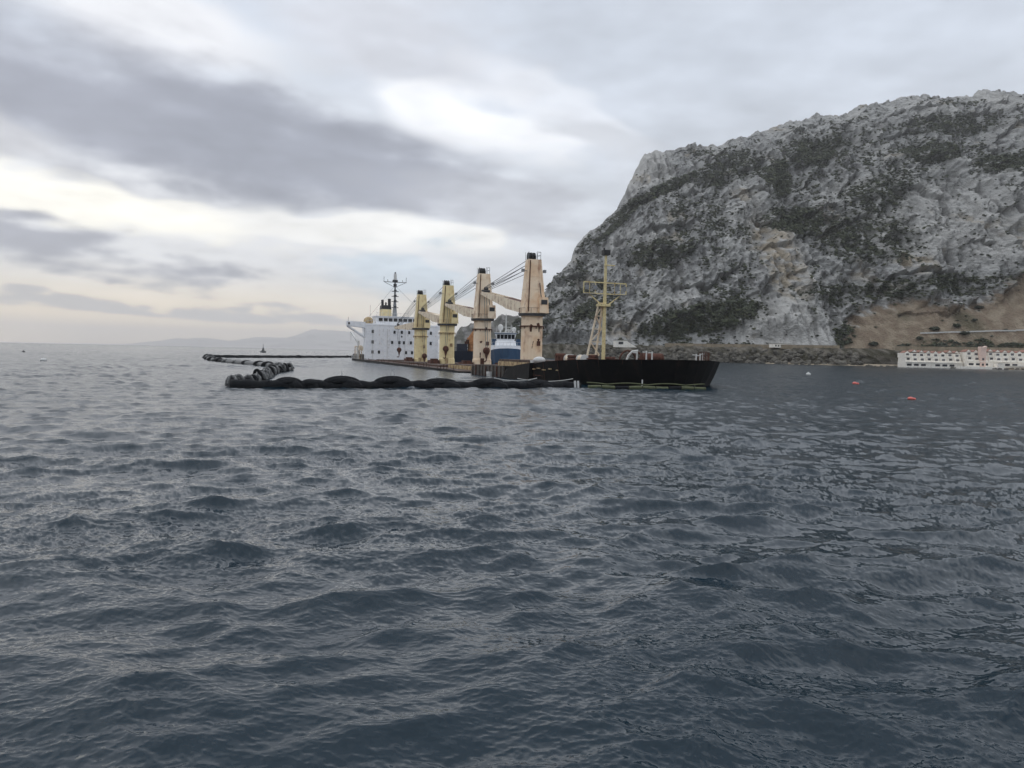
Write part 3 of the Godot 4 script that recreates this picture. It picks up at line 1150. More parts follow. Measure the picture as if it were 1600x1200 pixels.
	for f: float in [0.02, 0.2, 0.36, 0.52, 0.68, 0.84, 0.96]:
		var dep := lerpf(0.85, 0.3, f)
		g.box(heel + ax * (L * f) + ay * -0.05, Vector3(0.4, dep * 1.7, 1.72), Basis(ax, ay, Vector3(0, 0, 1)))
	part("jib", g, M.jib, root)
	g = G.new()
	g.prism(PackedVector2Array([Vector2(0, 0.98), Vector2(L * 0.45, 0.74), Vector2(L * 0.45, 0.62), Vector2(0, 0.86)]), heel, ax, ay, Vector3(0, 0, 1), -0.84, 0.84)
	part("jib_top_plate", g, M.rust if weathered else M.jib, root)
	g = G.new()
	g.tube(tip + Vector3(0.3, 0.1, -0.8), tip + Vector3(0.3, 0.1, 0.8), 0.55, 0.55, 14)
	part("tip_sheave", g, M.black, root)
	g = G.new()
	g.tube(tip + Vector3(-0.2, 0.75, -0.6), tip + Vector3(-0.2, 0.75, 0.1), 0.5, 0.5, 14)
	part("tip_sheave", g, M.black, root)
	g = G.new()
	g.tube(heel + Vector3(0.1, -0.5, -1.3), heel + Vector3(0.1, -0.5, 1.3), 0.5, 0.5, 12)
	part("heel_pin", g, M.black, root)
	# luffing and hoist wires from the tower head to the jib tip
	g = G.new()
	for k: Array in [[0.1, 0.6, 0.55], [0.1, -0.6, 0.55], [-0.75, 0.7, 0.4], [-0.75, -0.7, 0.4], [-1.6, 0.75, 0.2], [-1.6, -0.75, 0.2]]:
		g.tube(o + Vector3(-0.9, ty + k[0], k[1]), tip + Vector3(1.2 - k[0] * 0.6, 0.5 + k[2], k[1] * 0.8), 0.055, 0.055, 5, false)
	part("wire", g, M.wire, root)
	# hook block hanging under the jib tip
	g = G.new()
	g.tube(tip + Vector3(0.2, 0, -0.25), hook + Vector3(0, 0.9, -0.2), 0.05, 0.05, 5, false)
	g.tube(tip + Vector3(0.2, 0, 0.25), hook + Vector3(0, 0.9, 0.2), 0.05, 0.05, 5, false)
	part("hoist_wire", g, M.wire, root)
	g = G.new()
	g.ball(hook + Vector3(0, 0.35, 0), Vector3(0.45, 0.75, 0.75), 14, 8)
	g.frustum(hook + Vector3(0, -1.25, 0), 0.25, 0.22, 0.5, 0.8, 1.25)
	g.path([hook + Vector3(0, -1.2, 0), hook + Vector3(0, -1.6, 0), hook + Vector3(0, -1.95, 0.3), hook + Vector3(0, -1.75, 0.6)], 0.13, 7)
	part("hook_block", g, M.rust, root)


func hull_sheets(g: G, st: Array, below: float) -> void:
	# st rows: x, half breadth at the deck, half breadth at the water, deck height
	var prof := []
	var rows := 9
	for s: Array in st:
		var line := []
		for r in rows:
			var t := r / float(rows - 1)
			var y: float = lerpf(below, s[3], t)
			var w: float = s[2] + (s[1] - s[2]) * pow(t, 0.5)
			line.append(Vector3(s[0] + (s[4] if s.size() > 4 else 0.0) * pow(t, 0.8), y, w))
		prof.append(line)
	for side: float in [1.0, -1.0]:
		var m := Vector3(1, 1, side)
		for i in prof.size() - 1:
			for r in rows - 1:
				g.quad(prof[i][r] * m, prof[i + 1][r] * m, prof[i + 1][r + 1] * m, prof[i][r + 1] * m, Vector3(0.02, 0, side))


func deck_sheet(g: G, st: Array, drop: float, inset: float) -> void:
	for i in st.size() - 1:
		var a: Array = st[i]
		var b: Array = st[i + 1]
		var wa := maxf(a[1] - inset, 0.0)
		var wb := maxf(b[1] - inset, 0.0)
		var la: float = a[4] if a.size() > 4 else 0.0
		var lb: float = b[4] if b.size() > 4 else 0.0
		g.quad(Vector3(a[0] + la, a[3] - drop, wa), Vector3(b[0] + lb, b[3] - drop, wb), Vector3(b[0] + lb, b[3] - drop, -wb), Vector3(a[0] + la, a[3] - drop, -wa), Vector3.UP)


func make_stern() -> void:
	var ship := thing("shipwreck", "awash stern half of the broken cargo ship with white bridge block and three crane towers", "shipwreck", SHIP_AT, SHIP_TURN)
	# hull and deck
	var st := [[-143.0, 7.0, 5.0, 0.75], [-141.5, 10.5, 8.5, 0.72], [-136.0, 12.0, 11.0, 0.68], [-115.0, 12.1, 12.0, 0.62], [-60.0, 12.1, 12.05, 0.50], [-8.0, 12.1, 12.05, 0.40], [-3.5, 12.0, 12.0, 0.25]]
	var g := G.new()
	hull_sheets(g, st, -1.6)
	g.quad(Vector3(-143, -1.6, -5), Vector3(-143, -1.6, 5), Vector3(-143, 0.75, 7), Vector3(-143, 0.75, -7), Vector3(-1, 0, 0))
	g.quad(Vector3(-3.5, -1.6, -12), Vector3(-3.5, -1.6, 12), Vector3(-3.5, 0.25, 12), Vector3(-3.5, 0.25, -12), Vector3(1, 0, 0))
	part("hull", g, M.hull, ship)
	g = G.new()
	deck_sheet(g, st, 0.06, 0.08)
	part("deck", g, M.deck, ship)
	# hatches between the cranes
	for k: Array in [[-25.0, -4.6, 0.72, 0.32], [-53.5, -32.5, 0.2, 0.36], [-82.0, -61.5, 0.2, 0.4], [-111.0, -91.0, 0.2, 0.45]]:
		g = G.new()
		g.box(Vector3((k[0] + k[1]) / 2.0, k[3] + k[2] / 2.0 - 0.1, 0), Vector3(k[1] - k[0], k[2] + 0.2, 16.2))
		for i in 9:
			g.box(Vector3(lerpf(k[0] + 0.3, k[1] - 0.3, i / 8.0), k[3] + k[2] * 0.45, 8.15), Vector3(0.16, k[2] * 0.9, 0.22))
		var co := part("hatch_coaming", g, M.coaming if k[1] > -10.0 else M.rust, ship)
		g = G.new()
		for i in 4:
			var w: float = (k[1] - k[0]) / 4.0
			g.box(Vector3(k[0] + w * (i + 0.5), k[3] + k[2] + 0.08, 0), Vector3(w - 0.25, 0.14, 16.0))
		part("hatch_cover", g, M.deck, co)
	# low rail of posts along the starboard edge, bent pipes and gear left on the deck
	g = G.new()
	var rng := RandomNumberGenerator.new()
	rng.seed = 17
	for i in 46:
		var x := -113.0 + i * 2.35
		if rng.randf() < 0.25:
			continue
		g.bar(Vector3(x, 0.4, 11.9), Vector3(x + rng.randf_range(-0.2, 0.2), 0.4 + rng.randf_range(0.3, 0.95), 11.9), 0.1)
	g.bar(Vector3(-112, 0.95, 11.9), Vector3(-84, 0.85, 11.9), 0.07)
	part("deck_rail", g, M.rust, ship)
	for k: Array in [[-28.7, 3.4, 2.4], [-57.3, 3.2, 2.2], [-86.0, 3.2, 2.2], [-28.7, -4.5, 2.0]]:
		g = G.new()
		g.box(Vector3(k[0], 0.9, k[1]), Vector3(3.2, 1.2, k[2]))
		g.box(Vector3(k[0] + 0.2, 1.65, k[1]), Vector3(1.6, 0.4, k[2] * 0.7))
		part("winch_house", g, M.rust, ship)
	crane(ship, -28.67, 0.15, M.peach, Vector3(-55.4, 14.9, 0.2), true, Vector3(-54.9, 3.9, 0.9))
	crane(ship, -57.33, -0.1, M.cream, Vector3(-84.0, 14.3, 0.2), false, Vector3(-83.6, 1.9, -0.6))
	crane(ship, -86.0, -0.5, M.cream, Vector3(-111.0, 10.6, 1.6), false, Vector3(-111.0, 3.5, 1.0))
	make_bridge_block(ship)


func make_bridge_block(ship: Node3D) -> void:
	var F := -115.0
	var B := MeshInstance3D.new()
	var g := G.new()
	g.box(Vector3(F - 2.0, 6.2, -0.75), Vector3(4.0, 11.2, 23.1))
	g.box(Vector3(F - 11.0, 5.4, -1.5), Vector3(13.9, 9.6, 14.0))
	B.mesh = g.mesh()
	B.material_override = M.white
	B.name = "bridge_block"
	ship.add_child(B, true)
	# deck lines, drawn as thin proud plates
	g = G.new()
	for y: float in [3.9, 6.75, 9.5]:
		g.box(Vector3(F + 0.03, y, -0.75), Vector3(0.05, 0.09, 23.0))
	g.box(Vector3(F + 0.05, 11.45, -0.75), Vector3(0.1, 0.3, 23.1))
	part("ledge", g, M.white, B)
	g = G.new()
	for z: float in [4.0, -1.6, 8.5]:
		g.box(Vector3(F + 0.08, 5.6, z), Vector3(0.12, 9.4, 0.1))
	part("drain_pipe", g, M.pale, B)
	# portholes: across the front as z, up as y
	for p: Vector2 in [Vector2(8.55, 9.35), Vector2(1.75, 9.35), Vector2(-0.55, 9.35), Vector2(-2.9, 9.35), Vector2(-9.9, 9.35), Vector2(8.55, 6.1), Vector2(2.45, 6.1), Vector2(0.15, 6.1), Vector2(-1.3, 6.1), Vector2(-3.5, 6.1), Vector2(-9.9, 6.1), Vector2(8.55, 3.0), Vector2(6.55, 3.0), Vector2(-2.0, 3.0), Vector2(-3.9, 3.0), Vector2(-0.55, 8.0)]:
		var small := p.y == 8.0
		g = G.new()
		g.box(Vector3(F + 0.06, p.y, p.x), Vector3(0.1, 0.5 if small else 0.95, 0.44 if small else 0.66))
		part("porthole", g, M.glass, B)
	# wheelhouse with its row of windows
	g = G.new()
	g.box(Vector3(F - 4.2, 12.95, -0.9), Vector3(6.0, 2.3, 16.8))
	g.box(Vector3(F - 4.2, 14.2, -0.9), Vector3(6.6, 0.22, 17.4))
	var wh := part("wheelhouse", g, M.white, B)
	for i in 10:
		g = G.new()
		g.box(Vector3(F - 1.18, 13.15, 5.9 - i * 1.55), Vector3(0.06, 1.05, 1.22))
		part("window", g, M.glass, wh)
	# bridge wings on brackets
	for sd: float in [1.0, -1.0]:
		var z0 := -0.75 + sd * 11.55
		var z1 := -0.75 + sd * 17.1
		g = G.new()
		g.hexa([Vector3(F - 3.2, 10.4, z0), Vector3(F - 0.1, 10.4, z0), Vector3(F - 0.1, 11.0, z1), Vector3(F - 3.2, 11.0, z1), Vector3(F - 3.2, 12.25, z0), Vector3(F - 0.1, 12.25, z0), Vector3(F - 0.1, 12.35, z1), Vector3(F - 3.2, 12.35, z1)])
		g.bar(Vector3(F - 0.5, 10.9, z1 - sd * 0.3), Vector3(F - 0.5, 7.5, z0), 0.4)
		g.bar(Vector3(F - 2.8, 10.9, z1 - sd * 0.3), Vector3(F - 2.8, 7.5, z0), 0.4)
		g.bar(Vector3(F - 0.5, 10.6, z0 + sd * 0.8), Vector3(F - 0.5, 8.0, z0 + sd * 0.5), 0.3)
		var wing := part("bridge_wing", g, M.white, B)
		g = G.new()
		g.box(Vector3(F - 0.04, 11.7, z1 - sd * 0.5), Vector3(0.08, 0.6, 0.5))
		g.bar(Vector3(F - 0.4, 12.3, z1 - sd * 0.3), Vector3(F - 0.4, 13.6, z1 - sd * 0.3), 0.08)
		part("wing_lamp", g, M.dark, wing)
	# railings on the wheelhouse roof and in front
	g = G.new()
	for i in 16:
		g.bar(Vector3(F - 1.0, 14.3, 7.2 - i * 1.08), Vector3(F - 1.0, 15.3, 7.2 - i * 1.08), 0.06)
		g.bar(Vector3(F - 0.2, 11.8, 10.4 - i * 1.4), Vector3(F - 0.2, 12.7, 10.4 - i * 1.4), 0.06)
	g.bar(Vector3(F - 1.0, 15.3, 7.2), Vector3(F - 1.0, 15.3, -9.0), 0.07)
	g.bar(Vector3(F - 0.2, 12.7, 10.4), Vector3(F - 0.2, 12.7, -11.2), 0.07)
	for z: float in [7.0, 5.2, 3.4, -3.0]:
		g.bar(Vector3(F - 2.0, 14.2, z), Vector3(F - 2.0, 16.6, z), 0.07)
	part("railing", g, M.pale, B)
	g = G.new()
	g.ball(Vector3(F - 2.2, 12.6, 9.6), Vector3(1.3, 1.35, 1.5), 14, 8)
	part("raft_dome", g, M.coaming, B)
	# funnel
	g = G.new()
	g.frustum(Vector3(F - 11.5, 10.0, 2.6), 4.6, 3.6, 4.0, 3.1, 6.9)
	var fu := part("funnel", g, M.cream, ship)
	g = G.new()
	g.frustum(Vector3(F - 11.5, 16.92, 2.6), 4.0, 3.15, 3.7, 2.9, 1.3)
	part("funnel_top", g, M.black, fu)
	for k: Array in [[3.6, 20.0, 0.42], [2.5, 19.2, 0.28], [1.35, 20.4, 0.5]]:
		g = G.new()
		g.tube(Vector3(F - 11.5, 18.0, k[0]), Vector3(F - 11.7, k[1], k[0]), k[2], k[2], 12)
		part("exhaust_pipe", g, M.black, fu)
	# radar mast
	g = G.new()
	var mx := F - 7.5
	var mz := 0.35
	g.frustum(Vector3(mx, 13.9, mz), 1.5, 1.4, 0.75, 0.7, 5.5)
	g.tube(Vector3(mx, 19.0, mz), Vector3(mx, 28.6, mz), 0.36, 0.2, 10)
	var ms := part("radar_mast", g, M.steel, ship)
	g = G.new()
	g.bar(Vector3(mx, 25.6, mz - 3.7), Vector3(mx, 25.6, mz + 3.7), 0.22)
	g.bar(Vector3(mx, 25.5, mz - 3.4), Vector3(mx, 23.9, mz), 0.14)
	g.bar(Vector3(mx, 25.5, mz + 3.4), Vector3(mx, 23.9, mz), 0.14)
	for z: float in [-3.6, -2.4, 2.4, 3.6]:
		g.bar(Vector3(mx, 25.6, mz + z), Vector3(mx, 27.2 if absf(z) > 3.0 else 26.4, mz + z), 0.14)
	part("yard", g, M.steel, ms)
	g = G.new()
	g.box(Vector3(mx, 25.9, mz), Vector3(1.3, 0.8, 1.5))
	g.box(Vector3(mx, 24.6, mz), Vector3(0.9, 0.9, 0.9))
	g.frustum(Vector3(mx, 27.2, mz), 0.5, 0.6, 0.3, 0.4, 1.6)
	part("mast_platform", g, M.dark, ms)
	g = G.new()
	g.tube(Vector3(mx, 26.3, mz), Vector3(mx, 28.3, mz), 0.5, 0.42, 10)
	part("radome", g, M.pale, ms)
	for y: float in [17.4, 19.3, 21.0, 22.6]:
		g = G.new()
		g.bar(Vector3(mx + 0.3, y, mz - 1.1), Vector3(mx + 0.3, y, mz + 1.1), 0.2)
		g.box(Vector3(mx + 0.5, y + 0.25, mz), Vector3(0.7, 0.5, 0.8))
		part("radar_bar", g, M.dark, ms)
	g = G.new()
	for k: Array in [[8.2, 14.0, 18.0], [5.0, 14.3, 17.0], [-6.0, 14.3, 17.2]]:
		g.bar(Vector3(mx, k[1], k[0]), Vector3(mx, k[2], k[0]), 0.07)
	g.tube(Vector3(mx, 24.5, mz), Vector3(F - 2.0, 12.5, 10.6), 0.035, 0.035, 4, false)
	g.tube(Vector3(mx, 24.5, mz), Vector3(F - 2.0, 12.5, -11.0), 0.035, 0.035, 4, false)
	part("stay", g, M.wire, ms)
	# starboard quarter: provision crane, rails, winches beyond the bridge block
	g = G.new()
	g.tube(Vector3(-125, 0.6, 11.4), Vector3(-125, 6.4, 11.4), 0.42, 0.32, 10)
	g.bar(Vector3(-125, 5.6, 11.4), Vector3(-137, 9.6, 12.2), 0.42)
	g.bar(Vector3(-137, 9.6, 12.2), Vector3(-137, 6.6, 12.2), 0.14)
	g.bar(Vector3(-125, 6.4, 11.4), Vector3(-131, 7.9, 11.8), 0.12)
	part("provision_crane", g, M.pale, ship)
	g = G.new()
	for x: float in [-120.0, -124.5, -129.0, -134.0]:
		g.bar(Vector3(x, 0.6, 11.2), Vector3(x, 4.9, 11.2), 0.3)
		g.bar(Vector3(x, 0.6, 7.5), Vector3(x, 4.9, 9.0), 0.25)
	g.bar(Vector3(-120, 4.8, 11.2), Vector3(-134, 4.6, 11.2), 0.35)
	g.bar(Vector3(-120, 3.0, 11.2), Vector3(-134, 2.9, 11.2), 0.18)
	g.box(Vector3(-123.5, 4.0, 10.4), Vector3(4.5, 1.2, 2.2))
	part("davit_frame", g, M.jib, ship)
	g = G.new()
	for x: float in [-118.5, -127.0, -137.0]:
		g.box(Vector3(x, 1.4, 10.4), Vector3(2.6, 1.6, 1.8))
	g.tube(Vector3(-132, 1.4, 9.5), Vector3(-132, 1.4, 11.3), 0.75, 0.75, 12)
	part("mooring_winch", g, M.grey, ship)
	g = G.new()
	for i in 12:
		var x := -142.0 + i * 1.9
		g.bar(Vector3(x, 0.6, minf(12.0, 9.5 + (x + 142.0) * 0.6)), Vector3(x, 1.9, minf(12.0, 9.5 + (x + 142.0) * 0.6)), 0.12)
	g.bar(Vector3(-138, 1.85, 11.9), Vector3(-121, 1.85, 12.0), 0.1)
	part("deck_rail", g, M.pale, ship)


func make_bow() -> void:
	var bow := thing("shipwreck", "black bow half of the broken cargo ship with yellow foremast and nearest crane tower", "shipwreck", SHIP_AT, SHIP_TURN)
	var st := [[4.0, 12.0, 12.0, 1.15, 0.0], [6.5, 12.05, 12.0, 1.55, 0.0], [10.0, 12.05, 12.0, 1.7, 0.0], [20.0, 12.05, 11.9, 1.75, 0.0], [29.0, 12.0, 11.5, 1.85, 0.0], [31.5, 11.8, 11.0, 2.3, 0.05], [34.0, 11.5, 10.3, 2.6, 0.1], [37.0, 10.9, 9.0, 2.8, 0.3], [40.0, 9.8, 7.2, 2.98, 0.7], [42.5, 8.4, 5.2, 3.08, 1.1], [44.4, 6.35, 3.6, 3.14, 1.4], [45.8, 4.9, 2.2, 3.18, 1.8], [46.9, 3.3, 1.1, 3.22, 1.9], [47.5, 1.6, 0.4, 3.24, 2.0], [47.7, 0.0, 0.0, 3.25, 2.1]]
	var g := G.new()
	hull_sheets(g, st.slice(3), -2.2)
	part("hull", g, M.hull, bow)
	g = G.new()
	for i in range(4, st.size() - 3):
		var q: Array = st[i]
		var last := Vector3.ZERO
		for r in 7:
			var t := r / 6.0
			var p := Vector3(q[0] + q[4] * pow(t, 0.8), lerpf(-0.3, q[3] - 0.05, t), q[2] + (q[1] - q[2]) * pow(clampf((lerpf(-0.3, q[3], t) + 2.2) / (q[3] + 2.2), 0.0, 1.0), 0.5) + 0.012)
			if r > 0:
				g.bar(last, p, 0.035)
			last = p
	part("weld_seam", g, M.rust, bow)
	# broken grey side plating aft of the black bow
	g = G.new()
	hull_sheets(g, st.slice(0, 4), -2.2)
	g.quad(Vector3(4, -2.2, -12), Vector3(4, -2.2, 12), Vector3(4, 1.15, 12), Vector3(4, 1.15, -12), Vector3(-1, 0, 0))
	part("side_plating", g, M.grey, bow)
	for i in 10:
		g = G.new()
		var x := 5.2 + i * 1.75
		g.box(Vector3(x, 0.75, 12.12), Vector3(0.16, 1.7, 0.2))
		part("frame_rib", g, M.rust if i % 3 == 1 else M.grey, bow)
	g = G.new()
	var rng := RandomNumberGenerator.new()
	rng.seed = 29
	for k: Array in [[8.6, 0.55, 2.2, 0.7], [12.6, 0.6, 1.4, 0.9], [16.3, 0.65, 2.6, 0.7], [21.5, 0.8, 2.2, 1.0], [6.3, 0.9, 0.8, 0.5]]:
		var pl := PackedVector2Array()
		for i in 9:
			var t := TAU * i / 9.0
			pl.append(Vector2(cos(t) * k[2] * 0.5, sin(t) * k[3] * 0.5) * rng.randf_range(0.75, 1.2))
		g.prism(pl, Vector3(k[0], k[1], 0), Vector3(1, 0, 0), Vector3(0, 1, 0), Vector3(0, 0, 1), 11.9, 12.09)
	part("torn_opening", g, M.black, bow)
	g = G.new()
	g.box(Vector3(14.4, 0.55, 12.3), Vector3(1.5, 0.35, 0.4))
	g.box(Vector3(14.0, 0.3, 12.3), Vector3(0.4, 0.6, 0.4))
	g.box(Vector3(14.9, 0.3, 12.3), Vector3(0.4, 0.6, 0.4))
	part("loose_pipe", g, M.pale, bow)
	# dark collapsed slope of plates between the side and the forecastle
	g = G.new()
	g.prism(PackedVector2Array([Vector2(19.5, -0.3), Vector2(31, -0.3), Vector2(31.5, 2.4), Vector2(25.5, 1.9), Vector2(22.5, 1.2)]), Vector3.ZERO, Vector3(1, 0, 0), Vector3(0, 1, 0), Vector3(0, 0, 1), 11.6, 12.3)
	part("buckled_plate", g, M.hull, bow)
	# rubbing strakes and scraps along the black side
	for k: Array in [[26.0, 37.5, 1.45, 0.16], [27.0, 36.5, 0.85, 0.3]]:
		g = G.new()
		for i in 6:
			var a := lerpf(k[0], k[1], i / 6.0)
			var b := lerpf(k[0], k[1], (i + 0.86) / 6.0)
			var za := curve([20.0, 29.0, 34.0, 40.0], [12.05, 11.9, 11.1, 8.9], a) + 0.06
			var zb := curve([20.0, 29.0, 34.0, 40.0], [12.05, 11.9, 11.1, 8.9], b) + 0.06
			g.bar(Vector3(a, k[2], za), Vector3(b, k[2] + rng.randf_range(-0.06, 0.06), zb), 0.22, k[3])
		part("rubbing_strake", g, M.rust, bow)
	g = G.new()
	for i in 9:
		var x := 26.0 + i * 1.35 + rng.randf_range(-0.3, 0.3)
		g.box(Vector3(x, 1.62 + rng.randf_range(-0.12, 0.1), curve([20.0, 29.0, 34.0, 40.0], [12.1, 12.0, 11.4, 9.6], x) + 0.1), Vector3(rng.randf_range(0.3, 1.0), 0.14, 0.2))
	part("flaked_plate", g, M.coaming, bow)
	# decks
	g = G.new()
	deck_sheet(g, st, 0.25, 0.1)
	part("deck", g, M.deck, bow)
	g = G.new()
	g.box(Vector3(13.5, 1.75, 0), Vector3(16.0, 1.0, 15.8))
	var co := part("hatch_coaming", g, M.coaming, bow)
	g = G.new()
	for i in 4:
		g.box(Vector3(7.5 + i * 4.0, 2.42, 0), Vector3(3.8, 0.32, 15.6))
	part("hatch_cover", g, M.deck, co)
	crane(bow, 0.0, 0.05, M.rusty, Vector3(-26.6, 15.8, 0.2), true, Vector3(-26.2, 3.6, -0.2))
	# plinth that carries the crane over the break
	g = G.new()
	g.box(Vector3(1.6, 0.55, 0), Vector3(7.0, 2.2, 9.0))
	part("crane_plinth", g, M.grey, bow)
	make_foremast(bow)
	# rope reels, winches and deck gear
	for k: Array in [[30.5, 6.2], [33.2, 5.6]]:
		g = G.new()
		g.tube(Vector3(k[0] - 0.6, 3.0, k[1]), Vector3(k[0] + 0.6, 3.0, k[1]), 0.5, 0.5, 16)
		var rl := part("rope_reel", g, M.jib, bow)
		for s: float in [-0.65, 0.65]:
			g = G.new()
			g.tube(Vector3(k[0] + s - 0.05, 3.0, k[1]), Vector3(k[0] + s + 0.05, 3.0, k[1]), 0.62, 0.62, 18)
			part("flange", g, M.pale, rl)
		g = G.new()
		g.box(Vector3(k[0], 2.2, k[1]), Vector3(1.8, 0.7, 1.0))
		part("stand", g, M.rust, rl)
	for k: Array in [[28.9, 6.9, 0.9, 0.9, 1.2], [32.0, 6.6, 0.9, 0.7, 0.9], [35.2, 5.0, 1.0, 0.8, 1.0], [37.2, 3.6, 0.8, 0.55, 1.1], [36.4, 6.0, 0.7, 0.35, 0.8], [39.6, 4.4, 0.6, 0.3, 1.0]]:
		g = G.new()
		g.box(Vector3(k[0], 2.4 + k[3] / 2.0 - 0.3, k[1]), Vector3(k[2], k[3] + 0.6, k[4]))
		g.tube(Vector3(k[0], 2.9 + k[3] * 0.6, k[1] - k[4] * 0.6), Vector3(k[0], 2.9 + k[3] * 0.6, k[1] + k[4] * 0.6), k[3] * 0.3, k[3] * 0.3, 12)
		part("deck_winch", g, M.rust, bow)
	g = G.new()
	g.ball(Vector3(25.5, 2.7, 8.6), Vector3(0.7, 0.5, 0.9), 10, 6)
	g.box(Vector3(24.6, 2.3, 8.8), Vector3(1.0, 0.7, 1.2))
	part("tarpaulin_heap", g, M.pale, bow)
	# windlass under its arch, rusty red rail and pale fairlead posts on the forecastle
	g = G.new()
	g.tube(Vector3(42.2, 3.4, -0.9), Vector3(42.2, 3.4, 1.9), 0.55, 0.55, 14)
	g.box(Vector3(42.0, 3.1, 0.5), Vector3(1.4, 0.5, 3.0))
	part("windlass", g, M.rust, bow)
	g = G.new()
	for k: Array in [[41.5, 3.4], [40.6, 2.0]]:
		var arc := []
		for i in 9:
			var t := PI * i / 8.0
			arc.append(Vector3(k[0] + cos(t) * 0.3, 2.9 + sin(t) * 1.3, k[1] + cos(t) * 1.3))
		g.path(arc, 0.12, 7)
	part("guard_arch", g, M.rust, bow)
	g = G.new()
	for i in 13:
		var t := i / 12.0
		var p := Vector3(lerpf(38.5, 46.6, t), 3.0, lerpf(-8.6, -3.9, t * t))
		g.bar(p, p + Vector3(0, 1.15, 0), 0.06)
	for y: float in [0.45, 0.85, 1.25]:
		for i in 12:
			var t := i / 12.0
			var u := (i + 1) / 12.0
			g.bar(Vector3(lerpf(38.5, 46.6, t), 3.0 + y, lerpf(-8.6, -3.9, t * t)), Vector3(lerpf(38.5, 46.6, u), 3.0 + y, lerpf(-8.6, -3.9, u * u)), 0.05)
	part("forecastle_rail", g, M.rust, bow)
	for k: Array in [[43.4, 3.2, 1.75], [43.9, 2.2, 1.9], [44.2, 1.6, 1.8], [45.6, -3.6, 1.6], [46.1, -4.2, 1.75], [45.2, -4.4, 1.5]]:
		g = G.new()
		g.tube(Vector3(k[0], 2.9, k[1]), Vector3(k[0], 2.7 + k[2] * 0.8, k[1]), 0.10, 0.085, 9)
		g.box(Vector3(k[0], 2.7 + k[2] * 0.72, k[1] + 0.2), Vector3(0.1, 0.1, 0.6))
		part("vent_post", g, M.pale, bow)
	g = G.new()
	g.path([Vector3(43.3, 4.2, 3.0), Vector3(43.0, 4.1, 3.6), Vector3(42.8, 3.6, 4.0), Vector3(42.7, 3.0, 4.2)], 0.14, 8)
	part("bent_pipe", g, M.pale, bow)
	g = G.new()
	g.ball(Vector3(46.6, 0.15, 2.4), Vector3(1.4, 0.35, 0.7), 10, 6)
	g.ball(Vector3(47.6, 0.25, -1.5), Vector3(0.9, 0.5, 0.6), 10, 6)
	g.bar(Vector3(45.9, 0.1, 3.4), Vector3(47.9, 0.5, -0.6), 0.2)
	part("tangled_fender", g, M.black, bow)


func make_foremast(bow: Node3D) -> void:
	var g := G.new()
	var x := 27.0
	var z := -0.5
	g.tube(Vector3(x, 1.6, z), Vector3(x, 11.0, z), 0.27, 0.24, 12)
	g.tube(Vector3(x, 11.0, z), Vector3(x, 17.6, z), 0.24, 0.17, 12)
	var mast := part("foremast", g, M.mastyellow, bow)
	# raking lattice legs aft of the pole
	for s: float in [-1.0, 1.0]:
		g = G.new()
		g.bar(Vector3(x - 1.6, 1.6, z + 1.4 + s * 0.75), Vector3(x - 0.2, 10.9, z + 0.5 + s * 0.3), 0.22)
		part("brace_leg", g, M.jib, mast)
	g = G.new()
	for i in 5:
		var t := i / 5.0
		var u := (i + 1) / 5.0
		var a := Vector3(lerpf(x - 1.6, x - 0.2, t), lerpf(1.8, 10.9, t), z + lerpf(2.15, 0.8, t))
		var b := Vector3(lerpf(x - 1.6, x - 0.2, u), lerpf(1.8, 10.9, u), z)
		var c := Vector3(lerpf(x - 1.6, x - 0.2, u), lerpf(1.8, 10.9, u), z + lerpf(2.15, 0.8, u))
		var d := Vector3(lerpf(x - 1.6, x - 0.2, t), lerpf(1.8, 10.9, t), z)
		if i % 2 == 0:
			g.bar(a, b, 0.13)
		else:
			g.bar(d, c, 0.13)
		g.bar(c, b, 0.12)
	part("lattice", g, M.jib, mast)
	# the crosstree: two yards joined by end frames, with props underneath
	var zc := z
	g = G.new()
	g.bar(Vector3(x, 13.75, zc - 3.3), Vector3(x, 13.75, zc + 3.3), 0.16)
	g.bar(Vector3(x, 12.2, zc - 3.3), Vector3(x, 12.2, zc + 3.3), 0.13)
	for s: float in [-3.3, -2.4, -1.5, 1.5, 2.4, 3.3]:
		g.bar(Vector3(x, 12.2, zc + s), Vector3(x, 13.75, zc + s), 0.07 if absf(s) < 3.0 else 0.12)
	g.bar(Vector3(x, 12.2, zc - 2.6), Vector3(x, 10.5, zc - 0.3), 0.14)
	g.bar(Vector3(x, 12.2, zc + 2.6), Vector3(x, 10.5, zc + 0.3), 0.14)
	part("crosstree", g, M.mastyellow, mast)
	for s: float in [-1.0, 1.0]:
		g = G.new()
		for k: float in [1.7, 2.9]:
			g.box(Vector3(x + 0.25, 13.0, zc + s * k), Vector3(0.4, 0.6, 0.45))
		g.box(Vector3(x, 12.1, zc + s * 2.5), Vector3(0.9, 0.08, 1.6))
		part("deck_light", g, M.steel, mast)
	g = G.new()
	g.box(Vector3(x, 10.6, zc + 0.2), Vector3(1.1, 0.35, 1.7))
	g.box(Vector3(x + 0.2, 16.2, zc - 0.5), Vector3(0.2, 0.16, 1.6))
	part("bracket", g, M.mastyellow, mast)
	g = G.new()
	g.box(Vector3(x, 17.95, zc), Vector3(0.9, 0.7, 0.95))
	g.tube(Vector3(x, 18.2, zc + 0.3), Vector3(x, 18.6, zc + 0.3), 0.12, 0.12, 8)
	part("mast_lantern", g, M.black, mast)


# ---------------------------------------------------------------- floating booms
func arch(c: Vector3, along: Vector3, w: float, h: float, r: float, lean := 0.0) -> Array:
	var side := along.cross(Vector3.UP).normalized()
	var pts := []
	for i in 13:
		var t := PI * i / 12.0
		pts.append(c - along * cos(t) * w * 0.5 + Vector3.UP * sin(t) * h + side * sin(t) * lean)
	return pts


